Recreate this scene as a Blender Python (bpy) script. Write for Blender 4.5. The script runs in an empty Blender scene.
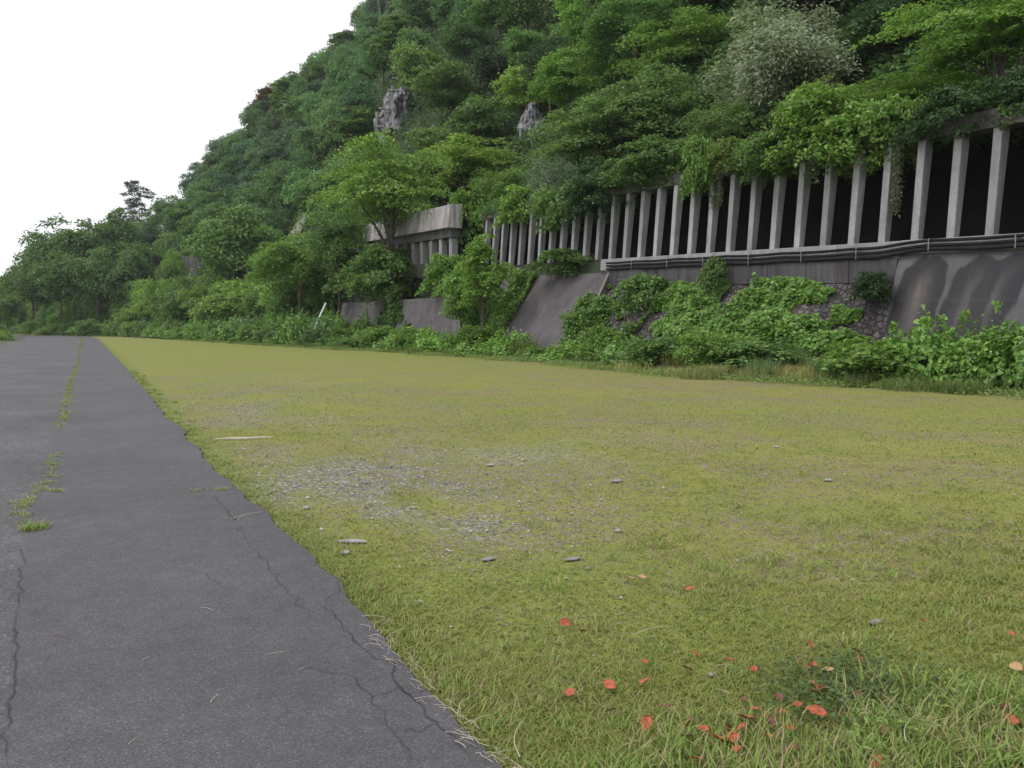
import bpy, math, random
import numpy as np
from mathutils import Vector, Matrix

rad = math.radians
S = bpy.context.scene
COL = S.collection

# ------------------------------------------------------------------ camera
FPX, CAMH = 769.0, 1.6
PITCH = math.atan(56 / FPX)
YAW = math.atan2(427, math.hypot(FPX, 56))
cd = bpy.data.cameras.new('camera')
cam = bpy.data.objects.new('camera', cd)
COL.objects.link(cam)
cam.location = (0, 0, CAMH)
cam.rotation_euler = (math.pi / 2 - PITCH, 0, -YAW)
cd.sensor_width = 36
cd.lens = 36 * FPX / 1024
cd.clip_start, cd.clip_end = 0.05, 8000
S.camera = cam

# ------------------------------------------------------------------ sky and sun
SUN_EL, SUN_AZ = 50, 288           # azimuth counted clockwise from +Y
w = bpy.data.worlds.new('World')
S.world = w
w.use_nodes = True
wt = w.node_tree
wt.nodes.clear()
sky = wt.nodes.new('ShaderNodeTexSky')
sky.sky_type = 'NISHITA'
sky.sun_disc = False
sky.sun_elevation, sky.sun_rotation = rad(SUN_EL), rad(SUN_AZ)
tc = wt.nodes.new('ShaderNodeTexCoord')
cn = wt.nodes.new('ShaderNodeTexNoise')
cn.inputs['Scale'].default_value = 1.6
cn.inputs['Detail'].default_value = 5
wt.links.new(tc.outputs['Generated'], cn.inputs['Vector'])
cr = wt.nodes.new('ShaderNodeValToRGB')      # an even cloud layer, barely mottled
cr.color_ramp.elements[0].color = (10.0, 10.0, 10.5, 1)
cr.color_ramp.elements[1].color = (11.6, 11.5, 11.9, 1)
wt.links.new(cn.outputs['Fac'], cr.inputs['Fac'])
mx = wt.nodes.new('ShaderNodeMix')
mx.data_type = 'RGBA'
mx.inputs[0].default_value = 0.9
wt.links.new(sky.outputs['Color'], mx.inputs[6])
wt.links.new(cr.outputs['Color'], mx.inputs[7])
bg = wt.nodes.new('ShaderNodeBackground')
bg.inputs['Strength'].default_value = 0.1
wt.links.new(mx.outputs[2], bg.inputs['Color'])
wo = wt.nodes.new('ShaderNodeOutputWorld')
wt.links.new(bg.outputs['Background'], wo.inputs['Surface'])

sd = bpy.data.lights.new('sun', 'SUN')
sd.energy, sd.angle, sd.color = 1.3, rad(30), (1, .96, .9)
sun = bpy.data.objects.new('sun', sd)
COL.objects.link(sun)
sv = Vector((math.sin(rad(SUN_AZ)) * math.cos(rad(SUN_EL)), math.cos(rad(SUN_AZ)) * math.cos(rad(SUN_EL)), math.sin(rad(SUN_EL))))
sun.rotation_euler = sv.to_track_quat('Z', 'Y').to_euler()

S.view_settings.view_transform = 'Standard'
S.view_settings.look = 'None'
S.view_settings.gamma = 1
S.view_settings.exposure = 0.22
S.render.engine = 'CYCLES'
S.cycles.max_bounces = 6
S.cycles.diffuse_bounces = 4
S.cycles.transmission_bounces = 4
S.cycles.use_denoising = True
S.cycles.denoiser = 'OPENIMAGEDENOISE'
S.cycles.denoising_input_passes = 'RGB_ALBEDO_NORMAL'
S.cycles.denoising_prefilter = 'ACCURATE'
S.cycles.use_adaptive_sampling = True
S.cycles.adaptive_threshold = 0.01

# ------------------------------------------------------------------ maths helpers
CAMP = np.array([0, 0, CAMH])
Fv = np.array([math.sin(YAW) * math.cos(PITCH), math.cos(YAW) * math.cos(PITCH), -math.sin(PITCH)])
Rv = np.array([math.cos(YAW), -math.sin(YAW), 0.0])
Uv = np.cross(Rv, Fv)


def ray(px, py):
    return Fv + (px - 512) / FPX * Rv - (py - 384) / FPX * Uv


def ground(px, py, z=0.0):
    d = ray(px, py)
    return CAMP + d * ((z - CAMH) / d[2])


def az_of(px):
    d = ray(px, 328)
    return math.atan2(d[0], d[1])


def tan_of(px, py):
    d = ray(px, py)
    return d[2] / math.hypot(d[0], d[1])


def project(P):
    P = np.atleast_2d(P) - CAMP
    z = P @ Fv
    z = np.where(np.abs(z) < 1e-3, 1e-3, z)
    return 512 + FPX * (P @ Rv) / z, 384 - FPX * (P @ Uv) / z, z


def at_x(px, X):
    """ground plan point on the sight line of column px where world x = X"""
    a = az_of(px)
    return X, X / math.tan(a)


def z_at(px, py, x, y):
    return CAMH + tan_of(px, py) * math.hypot(x, y)


def hash2(i, j, seed):
    n = (i.astype(np.int64) * 374761393 + j.astype(np.int64) * 668265263 + seed * 974634777) & 0x7fffffff
    n = ((n ^ (n >> 13)) * 1274126177) & 0x7fffffff
    return ((n ^ (n >> 16)) & 0xffff) / 65535.0


def vnoise(x, y, seed=0):
    x = np.asarray(x, float); y = np.asarray(y, float)
    i = np.floor(x); j = np.floor(y)
    u = x - i; v = y - j
    u = u * u * (3 - 2 * u); v = v * v * (3 - 2 * v)
    a = hash2(i, j, seed); b = hash2(i + 1, j, seed); c = hash2(i, j + 1, seed); d = hash2(i + 1, j + 1, seed)
    return (a * (1 - u) + b * u) * (1 - v) + (c * (1 - u) + d * u) * v


def fbm(x, y, seed=0, o=4):
    s = 0; a = .5
    for k in range(o):
        s = s + a * vnoise(np.asarray(x) * 2 ** k, np.asarray(y) * 2 ** k, seed + k)
        a *= .5
    return s


def nrm(v):
    return v / np.maximum(np.linalg.norm(v, axis=-1, keepdims=True), 1e-9)


# ------------------------------------------------------------------ object helpers
def props(o, label=None, cat=None, group=None, kind=None):
    if label: o['label'] = label
    if cat: o['category'] = cat
    if group: o['group'] = group
    if kind: o['kind'] = kind
    return o


def make_mesh(name, V, F, mats, smooth=False, midx=None):
    """F: int array (n,3) or (n,4), or a list of such arrays"""
    me = bpy.data.meshes.new(name)
    V = np.asarray(V, np.float32)
    Fs = [np.asarray(f, np.int32) for f in (F if isinstance(F, list) else [F]) if len(f)]
    me.vertices.add(len(V))
    me.vertices.foreach_set('co', V.ravel())
    lv = np.concatenate([f.ravel() for f in Fs])
    tot = np.concatenate([np.full(len(f), f.shape[1], np.int32) for f in Fs])
    st = np.concatenate([[0], np.cumsum(tot)[:-1]]).astype(np.int32)
    me.loops.add(len(lv))
    me.loops.foreach_set('vertex_index', lv)
    me.polygons.add(len(tot))
    me.polygons.foreach_set('loop_start', st)
    me.polygons.foreach_set('loop_total', tot)
    me.polygons.foreach_set('use_smooth', np.full(len(tot), bool(smooth)))
    for m in (mats if isinstance(mats, (list, tuple)) else [mats]):
        me.materials.append(m)
    if midx is not None:
        me.polygons.foreach_set('material_index', np.asarray(midx, np.int32))
    me.update(calc_edges=True)
    me.validate()
    return me


def link(name, data, parent=None, loc=None, rot=None, scale=None):
    o = bpy.data.objects.new(name, data)
    COL.objects.link(o)
    if parent is not None: o.parent = parent
    if loc is not None: o.location = loc
    if rot is not None: o.rotation_euler = rot
    if scale is not None: o.scale = scale
    return o


def empty(name, loc, rz=0.0, scale=None):
    o = link(name, None, None, loc, (0, 0, rz), scale)
    o.empty_display_size = .3
    return o


class MB:
    """collects boxes, tubes and sheets for ONE mesh"""
    def __init__(s): s.v = []; s.q = []; s.t = []; s.n = 0

    def add(s, V, q=None, t=None):
        if q is not None and len(q): s.q.append(np.asarray(q) + s.n)
        if t is not None and len(t): s.t.append(np.asarray(t) + s.n)
        s.v.append(np.asarray(V, float)); s.n += len(V)

    def hexa(s, P):
        """8 points: bottom ring 0-3, top ring 4-7"""
        s.add(P, [[3, 2, 1, 0], [4, 5, 6, 7], [0, 1, 5, 4], [1, 2, 6, 5], [2, 3, 7, 6], [3, 0, 4, 7]])

    def box(s, a, b):
        x0, y0, z0 = a; x1, y1, z1 = b
        s.hexa([(x0, y0, z0), (x1, y0, z0), (x1, y1, z0), (x0, y1, z0), (x0, y0, z1), (x1, y0, z1), (x1, y1, z1), (x0, y1, z1)])

    def tube(s, P, R, n=6, cap=True):
        P = np.asarray(P, float); R = np.broadcast_to(np.asarray(R, float), (len(P),))
        T = np.gradient(P, axis=0); T = nrm(T)
        ref = np.array([0.31, 0.17, 1.0]) if abs(T[0][2]) < .9 else np.array([1.0, .2, 0])
        A = nrm(np.cross(T, ref)); B = np.cross(T, A)
        a = np.arange(n) * 2 * math.pi / n
        V = P[:, None, :] + R[:, None, None] * (np.cos(a)[None, :, None] * A[:, None, :] + np.sin(a)[None, :, None] * B[:, None, :])
        V = V.reshape(-1, 3)
        q = []
        for i in range(len(P) - 1):
            for k in range(n):
                q.append([i * n + k, i * n + (k + 1) % n, (i + 1) * n + (k + 1) % n, (i + 1) * n + k])
        t = []
        if cap:
            V = np.vstack([V, P[:1], P[-1:]])
            c0, c1 = len(V) - 2, len(V) - 1
            L = (len(P) - 1) * n
            for k in range(n):
                t.append([c0, (k + 1) % n, k]); t.append([c1, L + k, L + (k + 1) % n])
        s.add(V, q, t)

    def grid(s, G):
        """G (a,b,3) sheet"""
        a, b = G.shape[:2]
        i = np.arange(a - 1)[:, None] * b + np.arange(b - 1)[None, :]
        i = i.ravel()
        s.add(G.reshape(-1, 3), np.stack([i, i + 1, i + b + 1, i + b], 1))

    def mesh(s, name, mat, smooth=False):
        F = []
        if s.q: F.append(np.vstack(s.q))
        if s.t: F.append(np.vstack(s.t))
        return make_mesh(name, np.vstack(s.v), F, mat, smooth)

    def build(s, name, mat, parent=None, smooth=False, bevel=0, **k):
        o = link(name, s.mesh(name, mat, smooth), parent, **k)
        if bevel:
            m = o.modifiers.new('bevel', 'BEVEL'); m.width = bevel; m.segments = 2; m.limit_method = 'ANGLE'
        return o


# ------------------------------------------------------------------ materials
def newmat(name):
    m = bpy.data.materials.new(name)
    m.use_nodes = True
    t = m.node_tree
    b = t.nodes['Principled BSDF']
    return m, t, b


def N(t, kind, **k):
    n = t.nodes.new(kind)
    for a, v in k.items():
        if a in n.inputs: n.inputs[a].default_value = v
        else: setattr(n, a, v)
    return n


def coord(t, scale=(1, 1, 1)):
    c = N(t, 'ShaderNodeTexCoord'); m = N(t, 'ShaderNodeMapping')
    m.inputs['Scale'].default_value = scale
    t.links.new(c.outputs['Object'], m.inputs['Vector'])
    return m.outputs['Vector']


def noise(t, vec, scale, detail=4, rough=.55, dist=0):
    n = N(t, 'ShaderNodeTexNoise')
    n.inputs['Scale'].default_value = scale; n.inputs['Detail'].default_value = detail
    n.inputs['Roughness'].default_value = rough; n.inputs['Distortion'].default_value = dist
    t.links.new(vec, n.inputs['Vector'])
    return n.outputs['Fac']


def ramp(t, fac, stops, interp='LINEAR'):
    r = N(t, 'ShaderNodeValToRGB')
    r.color_ramp.interpolation = interp
    e = r.color_ramp.elements
    while len(e) < len(stops): e.new(.5)
    for k, (p, c) in enumerate(stops):
        e[k].position = p
        e[k].color = (c, c, c, 1) if not isinstance(c, (tuple, list)) else (*c[:3], 1)
    t.links.new(fac, r.inputs['Fac'])
    return r.outputs['Color']


def mix(t, fac, a, b, mode='MIX'):
    m = N(t, 'ShaderNodeMix'); m.data_type = 'RGBA'; m.blend_type = mode
    for i, x in ((0, fac), (6, a), (7, b)):
        if isinstance(x, (int, float)): m.inputs[i].default_value = x
        elif isinstance(x, (tuple, list)): m.inputs[i].default_value = (*x[:3], 1)
        else: t.links.new(x, m.inputs[i])
    return m.outputs[2]


def mathn(t, op, a, b=None, clamp=False):
    m = N(t, 'ShaderNodeMath'); m.operation = op; m.use_clamp = clamp
    for i, x in enumerate((a, b)):
        if x is None: continue
        if isinstance(x, (int, float)): m.inputs[i].default_value = x
        else: t.links.new(x, m.inputs[i])
    return m.outputs[0]


def bump(t, b, h, strength=.3, dist=.02):
    n = N(t, 'ShaderNodeBump')
    n.inputs['Strength'].default_value = strength; n.inputs['Distance'].default_value = dist
    t.links.new(h, n.inputs['Height']); t.links.new(n.outputs['Normal'], b.inputs['Normal'])


def leaf_material(name, jitter=.42, trans=.38, spec=.5):
    """leaf colour comes from the object's own colour, each leaf a little different"""
    m, t, b = newmat(name)
    oi = N(t, 'ShaderNodeObjectInfo'); g = N(t, 'ShaderNodeNewGeometry')
    v = N(t, 'ShaderNodeMapRange')
    v.inputs['To Min'].default_value = 1 - jitter; v.inputs['To Max'].default_value = 1 + jitter
    t.links.new(g.outputs['Random Per Island'], v.inputs['Value'])
    r2 = mathn(t, 'FRACT', mathn(t, 'MULTIPLY', g.outputs['Random Per Island'], 17.31))
    hh = N(t, 'ShaderNodeMapRange')
    hh.inputs['To Min'].default_value = .481; hh.inputs['To Max'].default_value = .509
    t.links.new(r2, hh.inputs['Value'])
    hs = N(t, 'ShaderNodeHueSaturation')
    t.links.new(oi.outputs['Color'], hs.inputs['Color'])
    t.links.new(v.outputs['Result'], hs.inputs['Value'])
    t.links.new(hh.outputs['Result'], hs.inputs['Hue'])
    t.links.new(hs.outputs['Color'], b.inputs['Base Color'])
    b.inputs['Roughness'].default_value = .42
    b.inputs['Specular IOR Level'].default_value = spec
    tr = N(t, 'ShaderNodeBsdfTranslucent')
    tcx = mix(t, 1.0, hs.outputs['Color'], (1.05, 1.10, .78), 'MULTIPLY')
    t.links.new(tcx, tr.inputs['Color'])
    ms = N(t, 'ShaderNodeMixShader'); ms.inputs[0].default_value = trans
    t.links.new(b.outputs[0], ms.inputs[1]); t.links.new(tr.outputs[0], ms.inputs[2])
    t.links.new(ms.outputs[0], t.nodes['Material Output'].inputs['Surface'])
    return m


def simple(name, col, rough=.7, var=.25, scale=4, bmp=0.0, detail=5):
    m, t, b = newmat(name)
    c = coord(t)
    n = noise(t, c, scale, detail, .6)
    lo = tuple(x * (1 - var) for x in col); hi = tuple(min(1, x * (1 + var)) for x in col)
    t.links.new(ramp(t, n, [(.3, lo), (.7, hi)]), b.inputs['Base Color'])
    b.inputs['Roughness'].default_value = rough
    if bmp: bump(t, b, noise(t, c, scale * 6, 4), bmp, .02)
    return m


M_LEAF = leaf_material('leaf')
M_BARK = simple('bark', (.10, .085, .07), .9, .4, 6, .5)
M_PALEBARK = simple('pale_bark', (.33, .31, .28), .9, .3, 6, .4)
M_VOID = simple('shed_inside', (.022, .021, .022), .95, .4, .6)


def concrete(name, col, streak=.5, dark=(.05, .047, .05), moss=0.0, zscale=.12):
    m, t, b = newmat(name)
    c = coord(t)
    n1 = noise(t, c, .7, 6, .6); n2 = noise(t, c, 9, 5, .6)
    cs = coord(t, (1.6, 1.6, zscale))
    n3 = noise(t, cs, 1.4, 5, .65)
    base = ramp(t, n1, [(.3, tuple(x * .72 for x in col)), (.55, col), (.8, tuple(x * 1.2 for x in col))])
    base = mix(t, mathn(t, 'MULTIPLY', ramp(t, n3, [(.42, 0), (.68, 1)]), streak), base, dark)
    base = mix(t, .35, base, ramp(t, n2, [(.35, .45), (.7, 1.0)]), 'MULTIPLY')
    if name == 'pillar_concrete':
        oi = N(t, 'ShaderNodeObjectInfo')
        base = mix(t, 1.0, base, ramp(t, oi.outputs['Random'], [(0, .72), (1, 1.08)]), 'MULTIPLY')
    if moss:
        nm = noise(t, c, 1.7, 6, .65)
        base = mix(t, mathn(t, 'MULTIPLY', ramp(t, nm, [(.5, 0), (.66, 1)]), moss), base, (.06, .075, .03))
    t.links.new(base, b.inputs['Base Color'])
    b.inputs['Roughness'].default_value = .88
    bump(t, b, noise(t, c, 22, 5, .6), .35, .012)
    return m


M_PILLAR = concrete('pillar_concrete', (.47, .465, .48), .55, (.17, .165, .17), .12, .25)
M_BEAM = concrete('beam_concrete', (.13, .126, .118), .7, (.03, .03, .028), .7)
M_CURB = concrete('curb_concrete', (.36, .355, .37), .4, (.1, .095, .1))
M_SLOPE = concrete('slope_concrete', (.135, .118, .13), .6, (.06, .052, .06), .35, .2)
M_BLOCK = concrete('block_concrete', (.115, .105, .115), .95, (.035, .03, .036), .3)
M_FASCIA = concrete('fascia_concrete', (.50, .46, .47), .95, (.15, .14, .145), 0, .1)
M_ROCK = concrete('rock_face', (.36, .36, .385), .55, (.09, .09, .10), .5, .6)

# asphalt
def asphalt(name, c0, c1, agg, bstr):
    m, t, b = newmat(name)
    c = coord(t)
    big = noise(t, c, .55, 5, .6); mid = noise(t, c, 6, 4, .6); fin = noise(t, c, 170, 2, .5)
    vo = N(t, 'ShaderNodeTexVoronoi'); vo.inputs['Scale'].default_value = agg
    t.links.new(c, vo.inputs['Vector'])
    base = ramp(t, big, [(.3, c0), (.7, c1)])
    base = mix(t, .5, base, ramp(t, mid, [(.3, .72), (.7, 1.15)]), 'MULTIPLY')
    sep = N(t, 'ShaderNodeSeparateColor'); t.links.new(vo.outputs['Color'], sep.inputs['Color'])
    base = mix(t, .8, base, ramp(t, sep.outputs[0], [(.0, .6), (.55, .97), (.88, 1.1), (.97, 1.8)]), 'MULTIPLY')
    base = mix(t, .5, base, ramp(t, fin, [(.3, .6), (.7, 1.4)]), 'MULTIPLY')
    t.links.new(base, b.inputs['Base Color'])
    b.inputs['Roughness'].default_value = .82
    b.inputs['Specular IOR Level'].default_value = .35
    bump(t, b, mix(t, .5, vo.outputs['Distance'], fin), bstr, .006)
    return m


M_ASPH_NEW = asphalt('asphalt_strip', (.078, .0755, .081), (.110, .106, .113), 165, .4)
M_ASPH_OLD = asphalt('asphalt_old', (.080, .078, .082), (.125, .121, .126), 62, 1.0)
M_CRACK = simple('crack_dark', (.045, .042, .042), 1, .3, 20)


# field of moss, thin grass, bare soil and gravel
def field_material():
    m, t, b = newmat('mossy_field')
    c = coord(t)
    cw = coord(t, (1, .55, 1))
    big = noise(t, cw, .16, 5, .6, .6); mid = noise(t, c, 1.1, 6, .65, .4); small = noise(t, c, 9, 5, .7); fin = noise(t, c, 70, 3, .6)
    col = ramp(t, big, [(.36, (.210, .240, .050)), (.52, (.255, .258, .062)), (.68, (.255, .215, .098))])
    col = mix(t, ramp(t, mid, [(.46, 0), (.66, .75)]), col, (.185, .238, .046))
    soil = ramp(t, small, [(.3, (.13, .10, .075)), (.6, (.25, .20, .15)), (.8, (.36, .33, .30))])
    msk = mathn(t, 'MULTIPLY', ramp(t, noise(t, c, .42, 5, .6, .8), [(.40, .08), (.62, .95)]), ramp(t, small, [(.42, 0), (.56, 1)]))
    col = mix(t, msk, col, soil)
    am = N(t, 'ShaderNodeAttribute'); am.attribute_name = 'moss'
    col = mix(t, mathn(t, 'MULTIPLY', am.outputs['Fac'], .75), col, (.225, .258, .055))
    av = N(t, 'ShaderNodeAttribute'); av.attribute_name = 'verge'
    col = mix(t, mathn(t, 'MULTIPLY', av.outputs['Fac'], .8), col, (.155, .215, .045))
    # gravel showing through near the road
    at = N(t, 'ShaderNodeAttribute'); at.attribute_name = 'gravel'
    vo = N(t, 'ShaderNodeTexVoronoi'); vo.inputs['Scale'].default_value = 32
    t.links.new(c, vo.inputs['Vector'])
    sep = N(t, 'ShaderNodeSeparateColor'); t.links.new(vo.outputs['Color'], sep.inputs['Color'])
    gcol = ramp(t, sep.outputs[0], [(0, (.10, .09, .085)), (.5, (.22, .205, .20)), (.9, (.33, .32, .32)), (1, (.45, .44, .43))])
    gm = mathn(t, 'MULTIPLY', at.outputs['Fac'], ramp(t, mix(t, .5, small, fin), [(.40, 0), (.56, 1)]))
    col = mix(t, gm, col, gcol)
    col = mix(t, .8, col, ramp(t, fin, [(.3, .45), (.7, 1.5)]), 'MULTIPLY')
    spk = noise(t, c, 26, 3, .7)
    col = mix(t, ramp(t, spk, [(.56, 0), (.64, .85)]), col, (.075, .062, .045))
    col = mix(t, ramp(t, noise(t, c, 38, 2, .6), [(.64, 0), (.70, .8)]), col, (.36, .33, .30))
    t.links.new(col, b.inputs['Base Color'])
    b.inputs['Roughness'].default_value = .95
    b.inputs['Specular IOR Level'].default_value = .1
    bump(t, b, mix(t, .5, small, fin), .7, .03)
    return m


M_FIELD = field_material()
M_GROUND = simple('rank_ground', (.06, .085, .025), .95, .5, .5, .4)
M_HILL = simple('forest_floor', (.030, .042, .018), .95, .5, .35, .5)


def blade_material(name, stops):
    m, t, b = newmat(name)
    g = N(t, 'ShaderNodeNewGeometry')
    c = coord(t)
    n = noise(t, c, .8, 4, .6)
    f = mathn(t, 'ADD', mathn(t, 'MULTIPLY', g.outputs['Random Per Island'], .6), mathn(t, 'MULTIPLY', n, .4))
    col = ramp(t, f, stops)
    t.links.new(col, b.inputs['Base Color'])
    b.inputs['Roughness'].default_value = .6
    b.inputs['Specular IOR Level'].default_value = .2
    tr = N(t, 'ShaderNodeBsdfTranslucent'); t.links.new(col, tr.inputs['Color'])
    ms = N(t, 'ShaderNodeMixShader'); ms.inputs[0].default_value = .3
    t.links.new(b.outputs[0], ms.inputs[1]); t.links.new(tr.outputs[0], ms.inputs[2])
    t.links.new(ms.outputs[0], t.nodes['Material Output'].inputs['Surface'])
    return m


M_BLADE = blade_material('short_grass', [(.15, (.17, .235, .055)), (.38, (.24, .30, .070)), (.6, (.29, .315, .085)), (.78, (.36, .31, .15)), (.92, (.28, .20, .12))])
M_TALLBLADE = blade_material('long_grass', [(.1, (.15, .25, .06)), (.4, (.24, .36, .08)), (.58, (.30, .36, .10)), (.72, (.42, .37, .20)), (.9, (.30, .22, .13))])
M_STONE = simple('gravel_stone', (.24, .23, .235), .9, .55, 3)
M_PALESTONE = simple('pale_stone', (.34, .32, .305), .9, .4, 14, .5)

# ------------------------------------------------------------------ plan of the place (metres, y along the road)
XW, ZR0, GRADE = 24.85, 4.48, .041       # pillar line and its footing height
PIT, P0 = 1.248, 14.07


def zr(y):
    y = np.asarray(y, float)
    return ZR0 + GRADE * (np.minimum(y, 115) - P0)


EY = np.array([-60, 10, 14, 18.6, 24, 31, 49, 65, 90, 136, 180, 230, 300, 400.])
EX = np.array([20, 19.6, 19.2, 17.4, 18.4, 19.4, 18.3, 15.8, 13.3, 9.0, 2.0, -12, -40, -90])
WY = np.array([-60, 85, 100, 120, 140, 180, 230, 300, 400.])
WX = np.array([24.45, 24.45, 24.0, 22.3, 19.5, 11.5, -3, -32, -78])


def xe(y): return np.interp(y, EY, EX)
def xw(y): return np.interp(y, WY, WX)


def ray_hit(az, fx, off=0.0):
    lo, hi = 1.0, 900.0
    if az <= 0.02: lo = 60
    for _ in range(60):
        m = .5 * (lo + hi)
        if m * math.sin(az) - (fx(m * math.cos(az)) + off) < 0: lo = m
        else: hi = m
    return .5 * (lo + hi)


CRPX = [-400, -60, 0, 20, 70, 130, 175, 205, 240, 262, 300, 340, 365, 400, 450, 512, 700, 1024, 1500]
CRPY = [335, 322, 292, 258, 224, 215, 201, 160, 130, 95, 70, 40, 4, -45, -90, -150, -300, -450, -500]
CRR = [330, 330, 320, 305, 260, 225, 225, 235, 245, 245, 240, 240, 240, 230, 220, 200, 140, 110, 100]
NCOL = 300
PXS = np.linspace(-400, 1500, NCOL)
AZS = np.array([az_of(p) for p in PXS])
KR = np.zeros((9, NCOL)); KZ = np.zeros((9, NCOL))


def zb_of(y):
    """how high the earth stands in front of the retaining walls"""
    a = np.interp(y, [-60, 19.4, 20.2, 33, 46, 48, 74, 80, 100], [.1, .1, 2.7, 3.2, 3.5, 2.4, 2.4, 3.4, 4.6])
    return a


for k, (px, az) in enumerate(zip(PXS, AZS)):
    re_ = ray_hit(az, xe); rw_ = ray_hit(az, xw)
    yw = rw_ * math.cos(az)
    rf = ray_hit(az, xw, -3.0) if yw < 80 else re_ + .5 * (rw_ - re_)
    far = float(np.clip((yw - 78) / 15, 0, 1))
    r4 = ray_hit(az, xw, 7.2); r5 = ray_hit(az, xw, 7.45)
    z3 = float(zr(yw)) - .12
    crr = max(float(np.interp(px, CRPX, CRR)), r5 + 25)
    crz = CAMH + tan_of(px, float(np.interp(px, CRPX, CRPY))) * crr - 8.0
    y4 = r4 * math.cos(az)
    roof = 4.25 * (1 - far) + .8 * far
    KR[:, k] = [re_, rf, rw_ - .02, rw_ + .25, r4, r5, crr, crr + 60, crr + 500]
    KZ[:, k] = [-.02, .3 + .9 * far, float(zb_of(yw)), z3, float(zr(y4)) - .12, float(zr(y4)) + roof, crz, crz * .8, -2]
NSUB = [4, 5, 2, 2, 2, 60, 8, 8]


def hill_base(az, r):
    az = np.asarray(az, float); r = np.asarray(r, float)
    kr = np.stack([np.interp(az, AZS, KR[i]) for i in range(9)]); kz = np.stack([np.interp(az, AZS, KZ[i]) for i in range(9)])
    z = np.where(r <= kr[0], 0.0, kz[8])
    for i in range(8):
        u = (r - kr[i]) / np.maximum(kr[i + 1] - kr[i], 1e-6)
        s = (u >= 0) & (u < 1)
        z = np.where(s, kz[i] + (kz[i + 1] - kz[i]) * u, z)
    hill = np.clip((r - kr[5]) / 18, 0, 1) * np.clip((kr[6] + 40 - r) / 40, .25, 1)
    return z, hill


def hill_z(x, y):
    x = np.asarray(x, float); y = np.asarray(y, float)
    az = np.arctan2(x, y); r = np.hypot(x, y)
    z, h = hill_base(az, r)
    return z + h * (9.0 * (fbm(x * .022, y * .022, 5, 3) - .44) + 3.2 * (fbm(x * .09, y * .09, 9, 3) - .44))


# ------------------------------------------------------------------ setting: ground, field, road, hillside
g = MB()
ang = np.linspace(0, 2 * math.pi, 65)[:-1]
g.add(np.vstack([[[0, 0, 0]], np.stack([3500 * np.cos(ang), 3500 * np.sin(ang), 0 * ang], 1)]), None,
      [[0, 1 + k, 1 + (k + 1) % 64] for k in range(64)])
props(g.build('ground', M_GROUND, loc=(0, 0, -.05)), kind='structure')

ys = np.concatenate([np.linspace(-25, 22, 160), np.linspace(22.5, 60, 60), np.linspace(61, 230, 60)])
us = np.linspace(0, 1, 90) ** 1.5
def road_right(y):
    y = np.asarray(y, float)
    base = np.interp(y, [-30, 0, 14, 35, 140, 165, 190, 215, 240], [1.3, 1.29, 1.22, 1.36, 1.63, 0.2, -6, -17, -34])
    return base + .24 * (fbm(y * 1.5, y * 0 + 3.1, 3, 6) - .46) * np.clip((40 - y) / 30, .15, 1)
def seam(y):
    y = np.asarray(y, float)
    base = np.interp(y, [-30, 3.4, 7, 12.8, 25, 141, 165, 190, 215, 240], [-.33, -.33, -.45, -.5, -.43, -.48, -2, -8.2, -19.2, -36.2])
    return base + .07 * (fbm(y * .9, y * 0 + 7.7, 13, 4) - .45)
def road_left(y):
    y = np.asarray(y, float)
    return np.interp(y, [-30, 40, 87, 120, 150, 190, 215, 240], [-6.6, -6.8, -7.2, -7.2, -8.5, -16, -27, -44])
X0 = road_right(ys) - .35; X1 = np.maximum(xe(ys) + 1.2, X0 + 1)
G = np.zeros((len(ys), len(us), 3))
G[..., 0] = X0[:, None] + (X1 - X0)[:, None] * us[None]
G[..., 1] = ys[:, None]
G[..., 2] = .03 * (fbm(G[..., 0] * .35, G[..., 1] * .35, 21, 3) - .5) * np.clip(us * 8, 0, 1)[None] - .012
fb = MB(); fb.grid(G)
field = props(fb.build('field', M_FIELD, smooth=True), kind='structure')


vg = np.exp(-((G[..., 0] - road_right(ys)[:, None]) / .32) ** 2)
ms = np.clip((G[..., 1] - 19) / 22, 0, 1) * (.45 + 1.1 * (fbm(G[..., 0] * .12, G[..., 1] * .07, 93, 4) - .2))
at = field.data.attributes.new('moss', 'FLOAT', 'POINT')
at.data.foreach_set('value', np.clip(ms, 0, 1).ravel().astype(np.float32))
at = field.data.attributes.new('verge', 'FLOAT', 'POINT')
at.data.foreach_set('value', vg.ravel().astype(np.float32))


def gravel_amount(x, y):
    def blob(cx, cy, rx, ry): return np.exp(-(((x - cx) / rx) ** 2 + ((y - cy) / ry) ** 2))
    gmask = 1.2 * blob(2.15, 7.3, .8, 1.9) + .9 * blob(2.9, 6.6, 1.0, 1.2) + .55 * blob(3.9, 8.2, 1.6, 1.6) + .25 * blob(5.6, 8.8, 1.6, 1.2) + .5 * blob(2.6, 14, 1.2, 5) + .35 * blob(4, 22, 2.0, 7) + .12 * blob(9, 9.5, 4, 1.6)
    return np.clip(1.1 * gmask * np.clip(3.4 * fbm(x * 1.1, y * .8, 33, 5) - 1.15, 0, 1), 0, 1)


at = field.data.attributes.new('gravel', 'FLOAT', 'POINT')
at.data.foreach_set('value', gravel_amount(G[..., 0].ravel(), G[..., 1].ravel()).astype(np.float32))

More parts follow.
